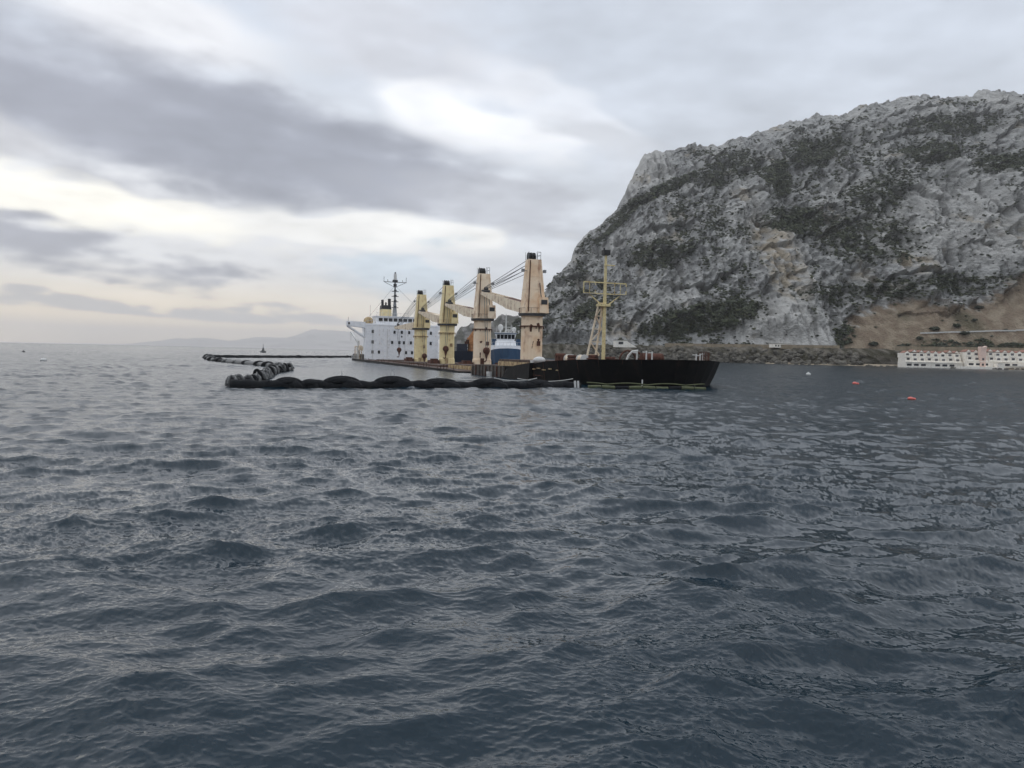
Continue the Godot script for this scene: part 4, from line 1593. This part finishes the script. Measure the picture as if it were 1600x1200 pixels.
func make_booms() -> void:
	var rng := RandomNumberGenerator.new()
	rng.seed = 71
	# nearest boom: modules of fat tube with folded humps between them
	var A := Vector3(-24.9, 0, -67.9)
	var B := Vector3(7.3, 0, -83.3)
	var d := (B - A).normalized()
	var L := A.distance_to(B)
	var near := thing("floating_boom", "nearest thick black floating boom with folded humps, lying straight in front of the wreck", "floating boom", A, 0.0, "floating booms around the wreck")
	var humps := [[5.0, 2.2, 0.22], [7.0, 1.4, 0.0], [9.9, 3.3, 0.38], [14.8, 3.5, 0.40], [19.7, 3.4, 0.18], [24.9, 3.4, 0.22], [30.6, 2.8, 0.05]]
	var step := 1.5
	var n := int(L / 3.0)
	for i in n:
		var pts := []
		var rad := []
		for k in 9:
			var s := (i + k / 8.0) * L / n
			var wob := 0.05 * sin(s * 1.9) + 0.04 * sin(s * 4.3 + 1.0)
			pts.append(d * s + Vector3(0, 0.18 + wob, 0) + d.cross(Vector3.UP) * 0.1 * sin(s * 0.7))
			rad.append(0.52 - 0.02 * cos(k / 8.0 * TAU) - 0.06 * s / L)
		var g := G.new()
		g.path(pts, 0.6, 14, rad)
		var fl := part("float_tube", g, M.boom, near)
	for h: Array in humps:
		var c: Vector3 = d * h[0] + Vector3(0, 0.22, 0)
		var g := G.new()
		var up: float = h[2]
		for k: Array in [[1.0, 1.0, 0.30, 0.0], [0.9, 0.84, 0.26, 0.22], [0.7, 0.66, 0.22, 0.36], [0.9, 0.9, 0.26, -0.3]]:
			g.path(arch(c, d, h[1] * k[0], (0.30 + up * 0.85) * k[1], k[2], k[3]), k[2], 9)
		g.ball(c + Vector3(0, -0.1, 0), Vector3(h[1] * 0.62, 0.46 + up * 0.9, 0.52), 14, 9)
		var hp := part("folded_hump", g, M.boom, near)
		if up > 0.35:
			var q := G.new()
			q.tube(c + Vector3(0, 0.55 + up, 0), c + Vector3(0, 0.95 + up, 0), 0.07, 0.06, 8)
			part("marker_light", q, M.pale, hp)
	for k: Array in [[19.4, 25.5, 1.05], [25.8, 30.8, 1.0], [28.5, 35.2, 0.95]]:
		var g := G.new()
		var pts := []
		for i in 13:
			var t := i / 12.0
			pts.append(d * lerpf(k[0], k[1], t) + Vector3(0, k[2] - 0.75 * t * (1.0 - t) * 1.6, 0) + d.cross(Vector3.UP) * -0.58)
		g.path(pts, 0.05, 6)
		part("mooring_rope", g, M.rope, near)
	# boom that runs away from the near corner, bunched into standing loops
	A = Vector3(-25.2, 0, -68.8)
	B = Vector3(-35.9, 0, -124.5)
	loop_boom("black boom running back from the nearest boom's left end, bunched into standing loops", A, B, 32, 0.85, 0.31, M.boom, M.boomgrey_sheen, 81)
	A = Vector3(-36.5, 0, -126.0)
	B = Vector3(-82.8, 0, -209.5)
	loop_boom("grey floating boom slanting off behind the bunched loops towards the far corner", A, B, 11, 0.55, 0.62, M.boomgrey_sheen, M.boom, 82)
	A = Vector3(-83.2, 0, -211.0)
	B = Vector3(-98.0, 0, -247.5)
	loop_boom("short crumpled boom at the far left corner of the enclosure", A, B, 10, 0.9, 0.6, M.boom, M.boomgrey_sheen, 83)
	A = Vector3(-98.2, 0, -249.0)
	B = Vector3(-60.0, 0, -366.0)
	loop_boom("farthest dark boom, a thin line closing the enclosure behind the stern", A, B, 16, 0.45, 0.75, M.boom, M.boom, 84)
	# olive boom along the bow
	A = Vector3(8.2, 0, -83.0)
	B = Vector3(21.6, 0, -85.6)
	d = (B - A).normalized()
	L = A.distance_to(B)
	var ol := thing("floating_boom", "thin olive and black floating boom hugging the black bow", "floating boom", A, 0.0, "floating booms around the wreck")
	for i in 9:
		var s0 := L * i / 9.0
		var s1 := L * (i + 0.93) / 9.0
		var g := G.new()
		var pts := []
		for k in 6:
			var s := lerpf(s0, s1, k / 5.0)
			pts.append(d * s + Vector3(0, 0.1 + 0.04 * sin(s * 1.3), 0) + d.cross(Vector3.UP) * 0.35 * sin(s / L * PI))
		g.path(pts, 0.22, 10)
		part("float_tube", g, M.olive if i % 4 != 2 else M.boom, ol)
	var g := G.new()
	var pts := []
	for i in 25:
		var t := i / 24.0
		pts.append(d * (L * t) + Vector3(0, 0.42 + 0.16 * absf(cos(t * TAU * 1.5)), 0) + d.cross(Vector3.UP) * (-0.5 + 0.3 * sin(t * PI)))
	g.path(pts, 0.075, 7)
	part("edge_rope", g, M.olive, ol)
	g = G.new()
	g.tube(d * 6.2 + Vector3(0, 0.3, -0.3), d * 6.2 + Vector3(0, 1.0, -0.3), 0.08, 0.07, 8)
	part("marker_light", g, M.pale, ol)
	var mk := thing("marker_board", "pair of white marker boards where the black boom meets the olive one", "marker", Vector3(6.95, 0, -82.3))
	for k: float in [-0.17, 0.16]:
		g = G.new()
		g.hexa([Vector3(k - 0.11, -0.1, 0), Vector3(k + 0.11, -0.1, 0), Vector3(k + 0.11, -0.1, 0.07), Vector3(k - 0.11, -0.1, 0.07), Vector3(k - 0.17, 0.78, 0), Vector3(k + 0.04, 0.8, 0), Vector3(k + 0.04, 0.8, 0.07), Vector3(k - 0.17, 0.78, 0.07)])
		part("board", g, M.pale, mk)
	g = G.new()
	g.box(Vector3(-0.03, 0.3, -0.06), Vector3(0.5, 0.08, 0.06))
	part("crossbar", g, M.dark, mk)


func loop_boom(label: String, A: Vector3, B: Vector3, loops: int, height: float, radius: float, m1: Material, m2: Material, sd: int) -> void:
	var rng := RandomNumberGenerator.new()
	rng.seed = sd
	var d := (B - A).normalized()
	var L := A.distance_to(B)
	var side := d.cross(Vector3.UP).normalized()
	var o := thing("floating_boom", label, "floating boom", A, 0.0, "floating booms around the wreck")
	var n := maxi(3, loops / 2)
	for i in n:
		var pts := []
		for k in 7:
			var s := (i + k / 6.0) * L / n
			pts.append(d * s + Vector3(0, 0.15 + 0.06 * sin(s * 0.9), 0) + side * sin(s / L * PI * 2.0) * L * 0.012)
		var g := G.new()
		g.path(pts, radius, 12)
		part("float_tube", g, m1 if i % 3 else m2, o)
	for i in loops:
		var s := (i + rng.randf_range(0.2, 0.8)) * L / loops
		var tw := rng.randf_range(-0.5, 0.5)
		var across := (side + d * tw).normalized()
		var h := height * rng.randf_range(0.45, 1.3)
		var c := d * s + Vector3(0, 0.1, 0) + side * sin(s / L * PI * 2.0) * L * 0.012
		var g := G.new()
		var w := radius * rng.randf_range(2.6, 3.6)
		g.path(arch(c, across, w, h, radius * 0.5, rng.randf_range(-0.35, 0.35)), radius * rng.randf_range(0.5, 0.62), 9)
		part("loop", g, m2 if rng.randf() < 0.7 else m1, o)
		g = G.new()
		g.path(arch(c + d * rng.randf_range(0.3, 0.7), (side + d * rng.randf_range(-1.2, 1.2)).normalized(), w * 0.8, h * rng.randf_range(0.5, 0.9), radius * 0.4), radius * 0.4, 8)
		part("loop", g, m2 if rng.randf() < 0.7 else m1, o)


# ---------------------------------------------------------------- other vessels and buoys
func make_vessels() -> void:
	# blue tug lying behind the wreck, its bow towards the camera
	var t := thing("tugboat", "blue hulled tug with white wheelhouse moored behind the wreck between two crane towers", "tugboat", Vector3(-1.6, 0, -206), 0.05)
	var g := G.new()
	var st := [[-16.0, 4.4, 4.2, 2.4], [0.0, 4.8, 4.5, 3.2], [5.0, 4.7, 4.2, 4.1], [8.0, 3.6, 2.6, 4.5], [9.6, 2.2, 1.0, 4.7], [10.3, 0.0, 0.0, 4.8]]
	# hull length along +z here: build in ship axes, then turn
	var turn := Basis(Vector3(0, 0, 1), Vector3(0, 1, 0), Vector3(-1, 0, 0))
	hull_sheets(g, st, -1.0)
	deck_sheet(g, st, 0.9, 0.1)
	g.quad(Vector3(-16, -1, -4.2), Vector3(-16, -1, 4.2), Vector3(-16, 2.4, 4.4), Vector3(-16, 2.4, -4.4), Vector3(-1, 0, 0))
	for i in g.v.size():
		g.v[i] = turn * g.v[i]
		g.n[i] = turn * g.n[i]
	part("hull", g, M.blue, t)
	g = G.new()
	g.box(Vector3(0, 4.15, 5.2), Vector3(9.6, 0.28, 0.3))
	g.box(Vector3(0, 0.9, 6.1), Vector3(8.6, 0.9, 0.5))
	part("rubbing_strake", g, M.black, t)
	g = G.new()
	g.frustum(Vector3(-0.3, 3.0, -2.5), 8.4, 9.0, 7.6, 8.0, 2.6)
	g.frustum(Vector3(-0.3, 5.6, -3.0), 5.6, 6.0, 5.2, 5.4, 1.2)
	var dk := part("deckhouse", g, M.white, t)
	g = G.new()
	g.frustum(Vector3(-0.3, 6.8, -3.0), 4.6, 4.4, 5.6, 5.0, 1.9)
	g.box(Vector3(-0.3, 8.95, -3.0), Vector3(6.0, 0.14, 5.4))
	var wh := part("wheelhouse", g, M.white, t)
	for i in 5:
		g = G.new()
		var x := -0.3 + (i - 2) * 0.98
		g.hexa([Vector3(x - 0.40, 7.35, -0.60), Vector3(x + 0.40, 7.35, -0.60), Vector3(x + 0.40, 7.35, -0.9), Vector3(x - 0.40, 7.35, -0.9), Vector3(x - 0.43, 8.5, -0.47), Vector3(x + 0.43, 8.5, -0.47), Vector3(x + 0.43, 8.5, -0.9), Vector3(x - 0.43, 8.5, -0.9)])
		part("window", g, M.glass, wh)
	for s: float in [-1.0, 1.0]:
		g = G.new()
		g.hexa([Vector3(-0.3 + s * 2.37, 7.35, -1.2), Vector3(-0.3 + s * 2.50, 7.35, -1.2), Vector3(-0.3 + s * 2.50, 7.35, -4.6), Vector3(-0.3 + s * 2.37, 7.35, -4.6), Vector3(-0.3 + s * 2.60, 8.5, -1.2), Vector3(-0.3 + s * 2.74, 8.5, -1.2), Vector3(-0.3 + s * 2.74, 8.5, -4.6), Vector3(-0.3 + s * 2.60, 8.5, -4.6)])
		part("window", g, M.glass, wh)
	g = G.new()
	g.box(Vector3(-0.3, 8.82, -3.0), Vector3(6.05, 0.16, 5.45))
	part("roof_edge", g, M.blue, wh)
	g = G.new()
	g.ball(Vector3(-1.7, 10.5, -3.2), Vector3(0.75, 0.85, 0.75), 12, 8)
	g.ball(Vector3(2.0, 10.0, -3.2), Vector3(0.6, 0.65, 0.6), 12, 8)
	for k: Array in [[-1.7, 9.8], [2.0, 9.4]]:
		g.tube(Vector3(k[0], 8.95, -3.2), Vector3(k[0], k[1], -3.2), 0.22, 0.22, 8)
	part("radome", g, M.pale, t)
	g = G.new()
	g.tube(Vector3(-0.2, 8.95, -3.4), Vector3(-0.2, 14.2, -3.4), 0.2, 0.1, 8)
	g.bar(Vector3(-1.5, 10.6, -3.4), Vector3(1.1, 10.6, -3.4), 0.14)
	g.bar(Vector3(-0.9, 12.0, -3.4), Vector3(0.5, 12.0, -3.4), 0.1)
	for x: float in [-2.8, 2.4, 1.4]:
		g.bar(Vector3(x, 8.95, -2.0), Vector3(x, 10.9, -2.0), 0.07)
	part("mast", g, M.pale, t)
	g = G.new()
	for i in 9:
		g.bar(Vector3(-3.9 + i * 0.95, 5.55, 1.9), Vector3(-3.9 + i * 0.95, 6.4, 1.9), 0.07)
	g.bar(Vector3(-3.9, 6.4, 1.9), Vector3(3.7, 6.4, 1.9), 0.07)
	part("railing", g, M.pale, dk)
	g = G.new()
	for s: float in [-3.2, 3.4]:
		g.box(Vector3(s, 6.1, -6.5), Vector3(1.3, 2.6, 2.0))
	part("exhaust_casing", g, M.blue, t)
	# dark barge with an orange knuckle crane, further back
	var b := thing("work_vessel", "dark navy work vessel with an orange deck crane behind the wreck", "work boat", Vector3(-14.6, 0, -247), 0.12)
	g = G.new()
	g.hexa([Vector3(-4.4, -1, 4), Vector3(7.0, -1, 4), Vector3(7.0, -1, -14), Vector3(-4.4, -1, -14), Vector3(-5.0, 3.9, 5), Vector3(7.6, 3.9, 5), Vector3(7.6, 3.6, -14), Vector3(-5.0, 3.6, -14)])
	part("hull", g, M.navy, b)
	g = G.new()
	for i in 10:
		g.bar(Vector3(-4.8 + i * 1.35, 3.85, 4.8), Vector3(-4.8 + i * 1.35, 4.9, 4.8), 0.1)
	g.bar(Vector3(-4.8, 4.9, 4.8), Vector3(7.4, 4.9, 4.8), 0.1)
	g.box(Vector3(-1.8, 5.0, 1.0), Vector3(3.4, 2.4, 3.0))
	part("deck_gear", g, M.navy, b)
	g = G.new()
	g.tube(Vector3(1.2, 3.7, 0), Vector3(1.2, 6.4, 0), 1.1, 0.95, 14)
	g.box(Vector3(1.2, 7.2, 0), Vector3(2.6, 2.0, 2.6))
	g.hexa([Vector3(0.0, 7.9, -0.7), Vector3(2.0, 7.9, -0.7), Vector3(2.0, 7.9, 0.7), Vector3(0.0, 7.9, 0.7), Vector3(2.9, 12.2, -0.6), Vector3(4.2, 12.2, -0.6), Vector3(4.2, 12.2, 0.6), Vector3(2.9, 12.2, 0.6)])
	g.bar(Vector3(3.6, 12.2, 0), Vector3(6.5, 9.4, 0.4), 0.9)
	g.bar(Vector3(0.6, 7.4, 0.5), Vector3(3.0, 11.0, 0.6), 0.4)
	var cr := part("deck_crane", g, M.orange, b)
	g = G.new()
	g.box(Vector3(0.0, 6.9, 1.45), Vector3(1.0, 1.3, 0.5))
	g.bar(Vector3(-0.5, 6.0, 1.3), Vector3(-0.9, 4.2, 1.3), 0.35)
	g.box(Vector3(-0.6, 6.2, 1.6), Vector3(0.7, 1.6, 0.6))
	part("cab", g, M.rust, cr)
	# buoys
	var spots := [
		[Vector3(52.6, 0, -118.2), 0.3, M.buoyred, "buoy", "red plastic buoy with a short shadow, the farther of two on the right", 1.3],
		[Vector3(38.2, 0, -73.7), 0.22, M.buoyred, "buoy", "red double float, the nearer of two on the right water", 1.5],
		[Vector3(68.8, 0, -179.0), 0.5, M.pale, "buoy", "small white buoy right of the black bow", 1.2],
		[Vector3(-93.3, 0, -153.2), 0.5, M.pale, "buoy", "small white buoy on the open water at far left", 1.3],
		[Vector3(-179.0, 0, -282.0), 0.5, M.dark, "buoy", "dark buoy near the horizon at the left edge", 1.0],
	]
	for k: Array in spots:
		var o := thing(k[3], k[4], "buoy", k[0], 0.4, "buoys on the open water")
		var r: float = k[1]
		g = G.new()
		g.ball(Vector3(0, r * 0.35, 0), Vector3(r * k[5], r * 0.8, r), 14, 8)
		part("float", g, k[2], o)
		g = G.new()
		if r < 0.4:
			g.ball(Vector3(r * 1.7, r * 0.15, 0.1), Vector3(r * 0.8, r * 0.6, r * 0.7), 12, 8)
		else:
			g.tube(Vector3(0, r * 0.8, 0), Vector3(0, r * 1.5, 0), r * 0.25, r * 0.2, 9)
		part("cap", g, k[2], o)
	var y := thing("navigation_buoy", "dark navigation buoy with a thin pole beyond the far boom", "buoy", Vector3(-180.0, 0, -556.0))
	g = G.new()
	g.ball(Vector3(0, 0.4, 0), Vector3(2.2, 1.2, 2.0), 14, 8)
	part("float", g, M.dark, y)
	g = G.new()
	g.frustum(Vector3(0, 1.3, 0), 1.6, 1.6, 0.5, 0.5, 2.4)
	g.tube(Vector3(0, 3.5, 0), Vector3(0, 6.2, 0), 0.16, 0.12, 8)
	part("tower", g, M.dark, y)


# ---------------------------------------------------------------- the shore
func hotel_wing(o: Node3D, bays: int, w: float, floors: int, base: float, wavy: float) -> void:
	var g := G.new()
	var len := bays * w
	var fh := 2.9
	g.box(Vector3(len / 2.0, base + 1.6, -6.5), Vector3(len, 3.6, 13.0))
	for f in floors:
		g.box(Vector3(len / 2.0, base + 3.4 + fh * (f + 0.5), -7.6 - f * 1.3), Vector3(len - 0.4, fh, 11.0))
	part("wall", g, M.plaster, o)
	g = G.new()
	g.box(Vector3(len / 2.0, base + 3.42, -0.5), Vector3(len + 0.3, 0.3, 2.2))
	part("terrace", g, M.plaster, o)
	for b in bays:
		var x := (b + 0.5) * w
		if (b * 7 + floors) % 4 != 3:
			g = G.new()
			g.box(Vector3(x, base + 1.75, 0.02), Vector3(w * 0.66, 1.3, 0.1))
			part("opening", g, M.glass, o)
		for f in floors:
			var zf := -2.1 - f * 1.3
			var yb := base + 3.4 + fh * f + (0.25 if (b * 5) % 3 == 0 else 0.0)
			g = G.new()
			g.box(Vector3(x, yb + 1.65, zf + 0.03), Vector3(w * 0.40, 1.5, 0.1))
			part("window", g, M.shade if (b + f) % 3 else M.dark, o)
			g = G.new()
			g.box(Vector3(x, yb + 0.55, zf + 1.15), Vector3(w * 0.9, 1.1, 0.16))
			g.box(Vector3(x, yb + 0.1, zf + 0.6), Vector3(w * 0.9, 0.2, 1.2))
			g.box(Vector3(x - w * 0.47, yb + 1.35, zf + 0.55), Vector3(0.3, 2.7, 1.3))
			part("balcony", g, M.plaster, o)
		# small gabled roof with tiled slopes
		var zt := -2.4 - (floors - 1) * 1.3
		var yt: float = base + 3.4 + fh * floors + [0.0, 0.5, 0.15, 0.8, 0.3][(b * 3 + floors + bays) % 5]
		g = G.new()
		g.prism(PackedVector2Array([Vector2(-w * 0.34, 0), Vector2(w * 0.34, 0), Vector2(0, 1.25)]), Vector3(x, yt, zt), Vector3(1, 0, 0), Vector3(0, 1, 0), Vector3(0, 0, 1), -0.25, 0.06)
		part("gable", g, M.plaster, o)
		g = G.new()
		for s: float in [-1.0, 1.0]:
			g.quad(Vector3(x, yt + 1.42, zt - 0.1), Vector3(x, yt + 1.42, zt - 7.5), Vector3(x + s * w * 0.46, yt + 0.05, zt - 7.5), Vector3(x + s * w * 0.46, yt + 0.05, zt - 0.1), Vector3(s, 1, 0))
			g.quad(Vector3(x, yt + 1.30, zt - 0.1), Vector3(x, yt + 1.30, zt - 7.5), Vector3(x + s * w * 0.46, yt - 0.07, zt - 7.5), Vector3(x + s * w * 0.46, yt - 0.07, zt - 0.1), Vector3(-s, -1, 0))
		part("roof", g, M.tiles, o)


func make_shore() -> void:
	# road, sea wall and beach strip under the cliffs
	var g := G.new()
	var w := G.new()
	var bch := G.new()
	var x := 120.0
	while x < 620.0:
		var a := Vector3(x, 0, -curve(SHORE_X, SHORE_D, x))
		var b := Vector3(x + 10.0, 0, -curve(SHORE_X, SHORE_D, x + 10.0))
		var rise := 11.5
		g.quad(a + Vector3(0, rise + 0.6, -22), b + Vector3(0, rise + 0.6, -22), b + Vector3(0, rise + 0.6, -31), a + Vector3(0, rise + 0.6, -31), Vector3.UP)
		if x < 230.0 or x > 255.0:
			w.box((a + b) / 2.0 + Vector3(0, rise + 1.0, -21.0), Vector3(a.distance_to(b) - 0.05, 3.0, 0.6), Basis(Vector3.UP, atan2(-(b.z - a.z), b.x - a.x)))
		if x > 175.0:
			bch.quad(a + Vector3(0, -0.3, 7), b + Vector3(0, -0.3, 7), b + Vector3(0, 1.5, -6), a + Vector3(0, 1.5, -6), Vector3.UP)
		x += 10.0
	struct("coast_road", g.mesh(), M.asphalt, "narrow road along the foot of the cliffs")
	struct("beach", bch.mesh(), M.sand, "thin strip of sand at the waterline below the hotel")
	single("sea_wall", w, M.sand, "long pale concrete wall edging the coast road under the cliffs", "wall")
	# track that climbs the brown slope
	g = G.new()
	for i in 14:
		var xx := 292.0 + i * 10.0
		var p := rock_at(xx, 24.0 + i * 0.5)
		var q := rock_at(xx + 10.0, 24.5 + i * 0.5)
		p.y = 24.0 + i * 0.5
		q.y = 24.5 + i * 0.5
		g.bar(p + Vector3(0, 0.3, 1.6), q + Vector3(0, 0.2 + 0.25 * sin(i * 2.1), 1.6), 0.6, 0.9)
	single("retaining_wall", g, M.pale, "thin pale wall line crossing the brown slope above the hotel", "wall")
	# boulders at the water's edge
	var rng := RandomNumberGenerator.new()
	rng.seed = 93
	var places := []
	var tints := []
	for i in 1500:
		var bx := rng.randf_range(60.0, 560.0)
		if bx > 236.0 and bx < 350.0 and rng.randf() < 0.55:
			continue
		var f := rng.randf()
		var s := rng.randf_range(0.6, 2.4) * (1.0 - 0.4 * f)
		var bz := -curve(SHORE_X, SHORE_D, bx) + rng.randf_range(-2.0, 5.0) - f * 17.0
		var by := f * 10.0 * (0.25 if bx > 236.0 and bx < 350.0 else 1.0) - 0.2
		if bx > 236.0 and bx < 350.0:
			s *= 0.5
			bz = -curve(SHORE_X, SHORE_D, bx) + rng.randf_range(2.0, 8.0)
			by = 0.1
		places.append(Transform3D(Basis(Vector3(rng.randfn(), rng.randfn(), rng.randfn()).normalized(), rng.randf() * TAU).scaled(Vector3(s * 1.3, s, s)), Vector3(bx, by, bz)))
		var l := rng.randf_range(0.5, 1.25)
		tints.append(Color(0.13 * l, 0.12 * l, 0.10 * l))
	var bg := G.new()
	bg.tinted = true
	bg.tint = Color(1, 1, 1)
	var f3 := noise(0.9, 2, 95)
	bg.ball(Vector3.ZERO, Vector3.ONE, 9, 6)
	for i in bg.v.size():
		bg.v[i] *= 1.0 + 0.45 * f3.get_noise_3dv(bg.v[i])
	for i in range(0, bg.v.size(), 3):
		var nn := (bg.v[i + 2] - bg.v[i]).cross(bg.v[i + 1] - bg.v[i]).normalized()
		for k in 3:
			bg.n[i + k] = nn
	var bm := StandardMaterial3D.new()
	bm.vertex_color_use_as_albedo = true
	bm.roughness = 0.95
	scatter("boulders", bg.mesh(), bm, places, tints, "dark boulders piled along the waterline below the road", "boulders")
	# hotel: two wings and a tower
	var h := thing("hotel_building", "lower white terraced hotel wing with small red gables at the water's edge", "building", Vector3(253, 0, -490), -0.1)
	h.position = Vector3(250.0, -0.4, -490)
	hotel_wing(h, 8, 4.3, 2, 0.4, 0.0)
	var h2 := thing("hotel_building", "higher white terraced hotel wing reaching the right edge, with a pinkish tower", "building", Vector3(284.5, -0.4, -482), -0.1)
	hotel_wing(h2, 22, 4.3, 2, 1.6, 0.0)
	g = G.new()
	g.box(Vector3(9.0, 6.6, -1.4), Vector3(3.4, 13.2, 3.4))
	var tw := part("tower", g, M.pink, h2)
	g = G.new()
	g.prism(PackedVector2Array([Vector2(-1.9, 0), Vector2(1.9, 0), Vector2(2.0, 1.7), Vector2(0, 0.7), Vector2(-1.6, 1.2)]), Vector3(9.0, 13.2, -1.4), Vector3(1, 0, 0), Vector3(0, 1, 0), Vector3(0, 0, 1), -1.8, 1.8)
	part("tower_crown", g, M.pink, tw)
	for k: Array in [[6.6, 1.2], [3.2, 1.2]]:
		g = G.new()
		g.box(Vector3(9.0, k[0], 0.34), Vector3(1.2, 1.3, 0.1))
		part("window", g, M.dark, tw)
	g = G.new()
	g.box(Vector3(4.0, 1.0, 3.0), Vector3(22.0, 1.6, 5.0))
	g.box(Vector3(17.0, 2.0, 3.6), Vector3(4.0, 3.6, 4.0))
	part("beach_terrace", g, M.plaster, h2)
	for i in 14:
		g = G.new()
		g.box(Vector3(26.0 + i * 3.0, 1.4, 4.0), Vector3(0.5, 2.4, 0.5))
		part("pergola_post", g, M.plaster, h2)
	g = G.new()
	g.box(Vector3(45.0, 2.75, 3.0), Vector3(42.0, 0.3, 4.0))
	part("pergola_roof", g, M.plaster, h2)
	# white low building by the road and the small house over the bow
	var lb := thing("roadside_building", "long low white building beside the road under the pale cliff", "building", Vector3(196, 11.9, -566), 0.5)
	g = G.new()
	g.box(Vector3(0, 1.3, 0), Vector3(17, 2.8, 5))
	part("wall", g, M.plaster, lb)
	for i in 6:
		g = G.new()
		g.box(Vector3(-7 + i * 2.8, 1.3, 2.52), Vector3(1.3, 1.2, 0.1))
		part("window", g, M.dark, lb)
	g = G.new()
	g.box(Vector3(0, 2.82, 0), Vector3(17.5, 0.25, 5.5))
	part("roof", g, M.concrete, lb)
	var hs := thing("house", "small white house with a dark window seen just above the black bow", "house", Vector3(82.5, 10.5, -592), 0.15)
	g = G.new()
	g.box(Vector3(0, 2.0, 0), Vector3(9.5, 5.2, 6))
	g.prism(PackedVector2Array([Vector2(4.7, -0.5), Vector2(12.5, -0.5), Vector2(4.7, 3.9)]), Vector3.ZERO, Vector3(1, 0, 0), Vector3(0, 1, 0), Vector3(0, 0, 1), -2.5, 2.5)
	part("wall", g, M.plaster, hs)
	g = G.new()
	g.box(Vector3(-0.5, 2.6, 3.03), Vector3(3.6, 1.9, 0.1))
	part("window", g, M.dark, hs)
	g = G.new()
	g.box(Vector3(0, 4.75, 0), Vector3(10.2, 0.35, 6.6))
	part("roof", g, M.concrete, hs)
	# shrubs that stand apart on the brown slope
	var sh := bush_mesh(61, 130, 0.24)
	var m := flat(Color(0.036, 0.042, 0.026), 0.9)
	var k := 0
	for q: Array in [[301.0, 27.0, 3.2, "on the middle of the brown slope, upper left of a trio"], [316.0, 29.0, 3.0, "on the brown slope, uppermost of a trio"], [318.0, 24.0, 3.0, "on the brown slope, lowest of a trio"], [290.0, 20.0, 2.6, "alone left of the trio on the brown slope"], [262.0, 15.0, 3.4, "low on the slope near the foot of the pale cliff"], [278.0, 13.5, 4.2, "spreading behind the coast road at the foot of the brown slope"], [299.0, 13.5, 4.6, "large and dark beside the road left of the hotel"], [341.0, 44.0, 2.8, "high on the brown slope under the cliff"], [330.0, 34.0, 2.2, "small and alone above the pale wall line"], [371.0, 33.0, 2.6, "on the right part of the brown slope"]]:
		var o := MeshInstance3D.new()
		o.mesh = sh
		o.material_override = m
		o.name = numbered("shrub")
		add_child(o, true)
		o.position = rock_at(q[0], q[1]) + Vector3(0, 0.3, 1.0)
		o.scale = Vector3(q[2] * 1.15, q[2] * 0.85, q[2])
		o.rotation.y = k * 1.3
		tag(o, "dark rounded shrub " + q[3], "shrub", "shrubs standing apart on the slope")
		k += 1


func rock_at(x: float, y: float) -> Vector3:
	var best := 1e9
	var p := Vector3.ZERO
	for c in range(0, rock_points.size() / 408):
		if absf(rock_points[c * 408 + 100].x - x) > 2.0:
			continue
		for r in range(18, 400):
			var q := rock_points[c * 408 + r]
			var e := absf(q.x - x) + absf(q.y - y)
			if e < best:
				best = e
				p = q
	return p


func _ready() -> void:
	var t0 := Time.get_ticks_msec()
	var cam := Camera3D.new()
	cam.name = "camera"
	add_child(cam)
	cam.position = Vector3(0, 3.6, 0)
	cam.rotation_degrees = Vector3(-2.30, 0, 1.25)
	cam.fov = 53.0
	cam.near = 0.1
	cam.far = 40000.0
	cam.current = true
	var env := Environment.new()
	env.background_mode = Environment.BG_SKY
	env.sky = make_sky()
	env.tonemap_mode = Environment.TONE_MAPPER_LINEAR
	env.tonemap_exposure = 1.0
	env.sdfgi_enabled = true
	env.ssao_enabled = true
	env.ssil_enabled = true
	env.volumetric_fog_enabled = true
	env.volumetric_fog_density = 0.00014
	env.volumetric_fog_albedo = Color(0.985, 0.985, 0.985)
	env.volumetric_fog_anisotropy = 0.7
	var we := WorldEnvironment.new()
	we.name = "world_environment"
	we.environment = env
	add_child(we)
	var sun := DirectionalLight3D.new()
	sun.name = "sun"
	add_child(sun)
	sun.rotation_degrees = Vector3(-42, 197, 0)
	sun.light_energy = 0.22
	sun.light_color = Color(1.0, 0.98, 0.95)
	sun.light_angular_distance = 130.0
	sun.shadow_enabled = true
	print("sky ", Time.get_ticks_msec() - t0)
	make_sea()
	print("sea ", Time.get_ticks_msec() - t0)
	make_land()
	print("land ", Time.get_ticks_msec() - t0)
	make_materials()
	print("materials ", Time.get_ticks_msec() - t0)
	make_shore()
	make_bow()
	make_stern()
	make_booms()
	make_vessels()
	print("all ", Time.get_ticks_msec() - t0)
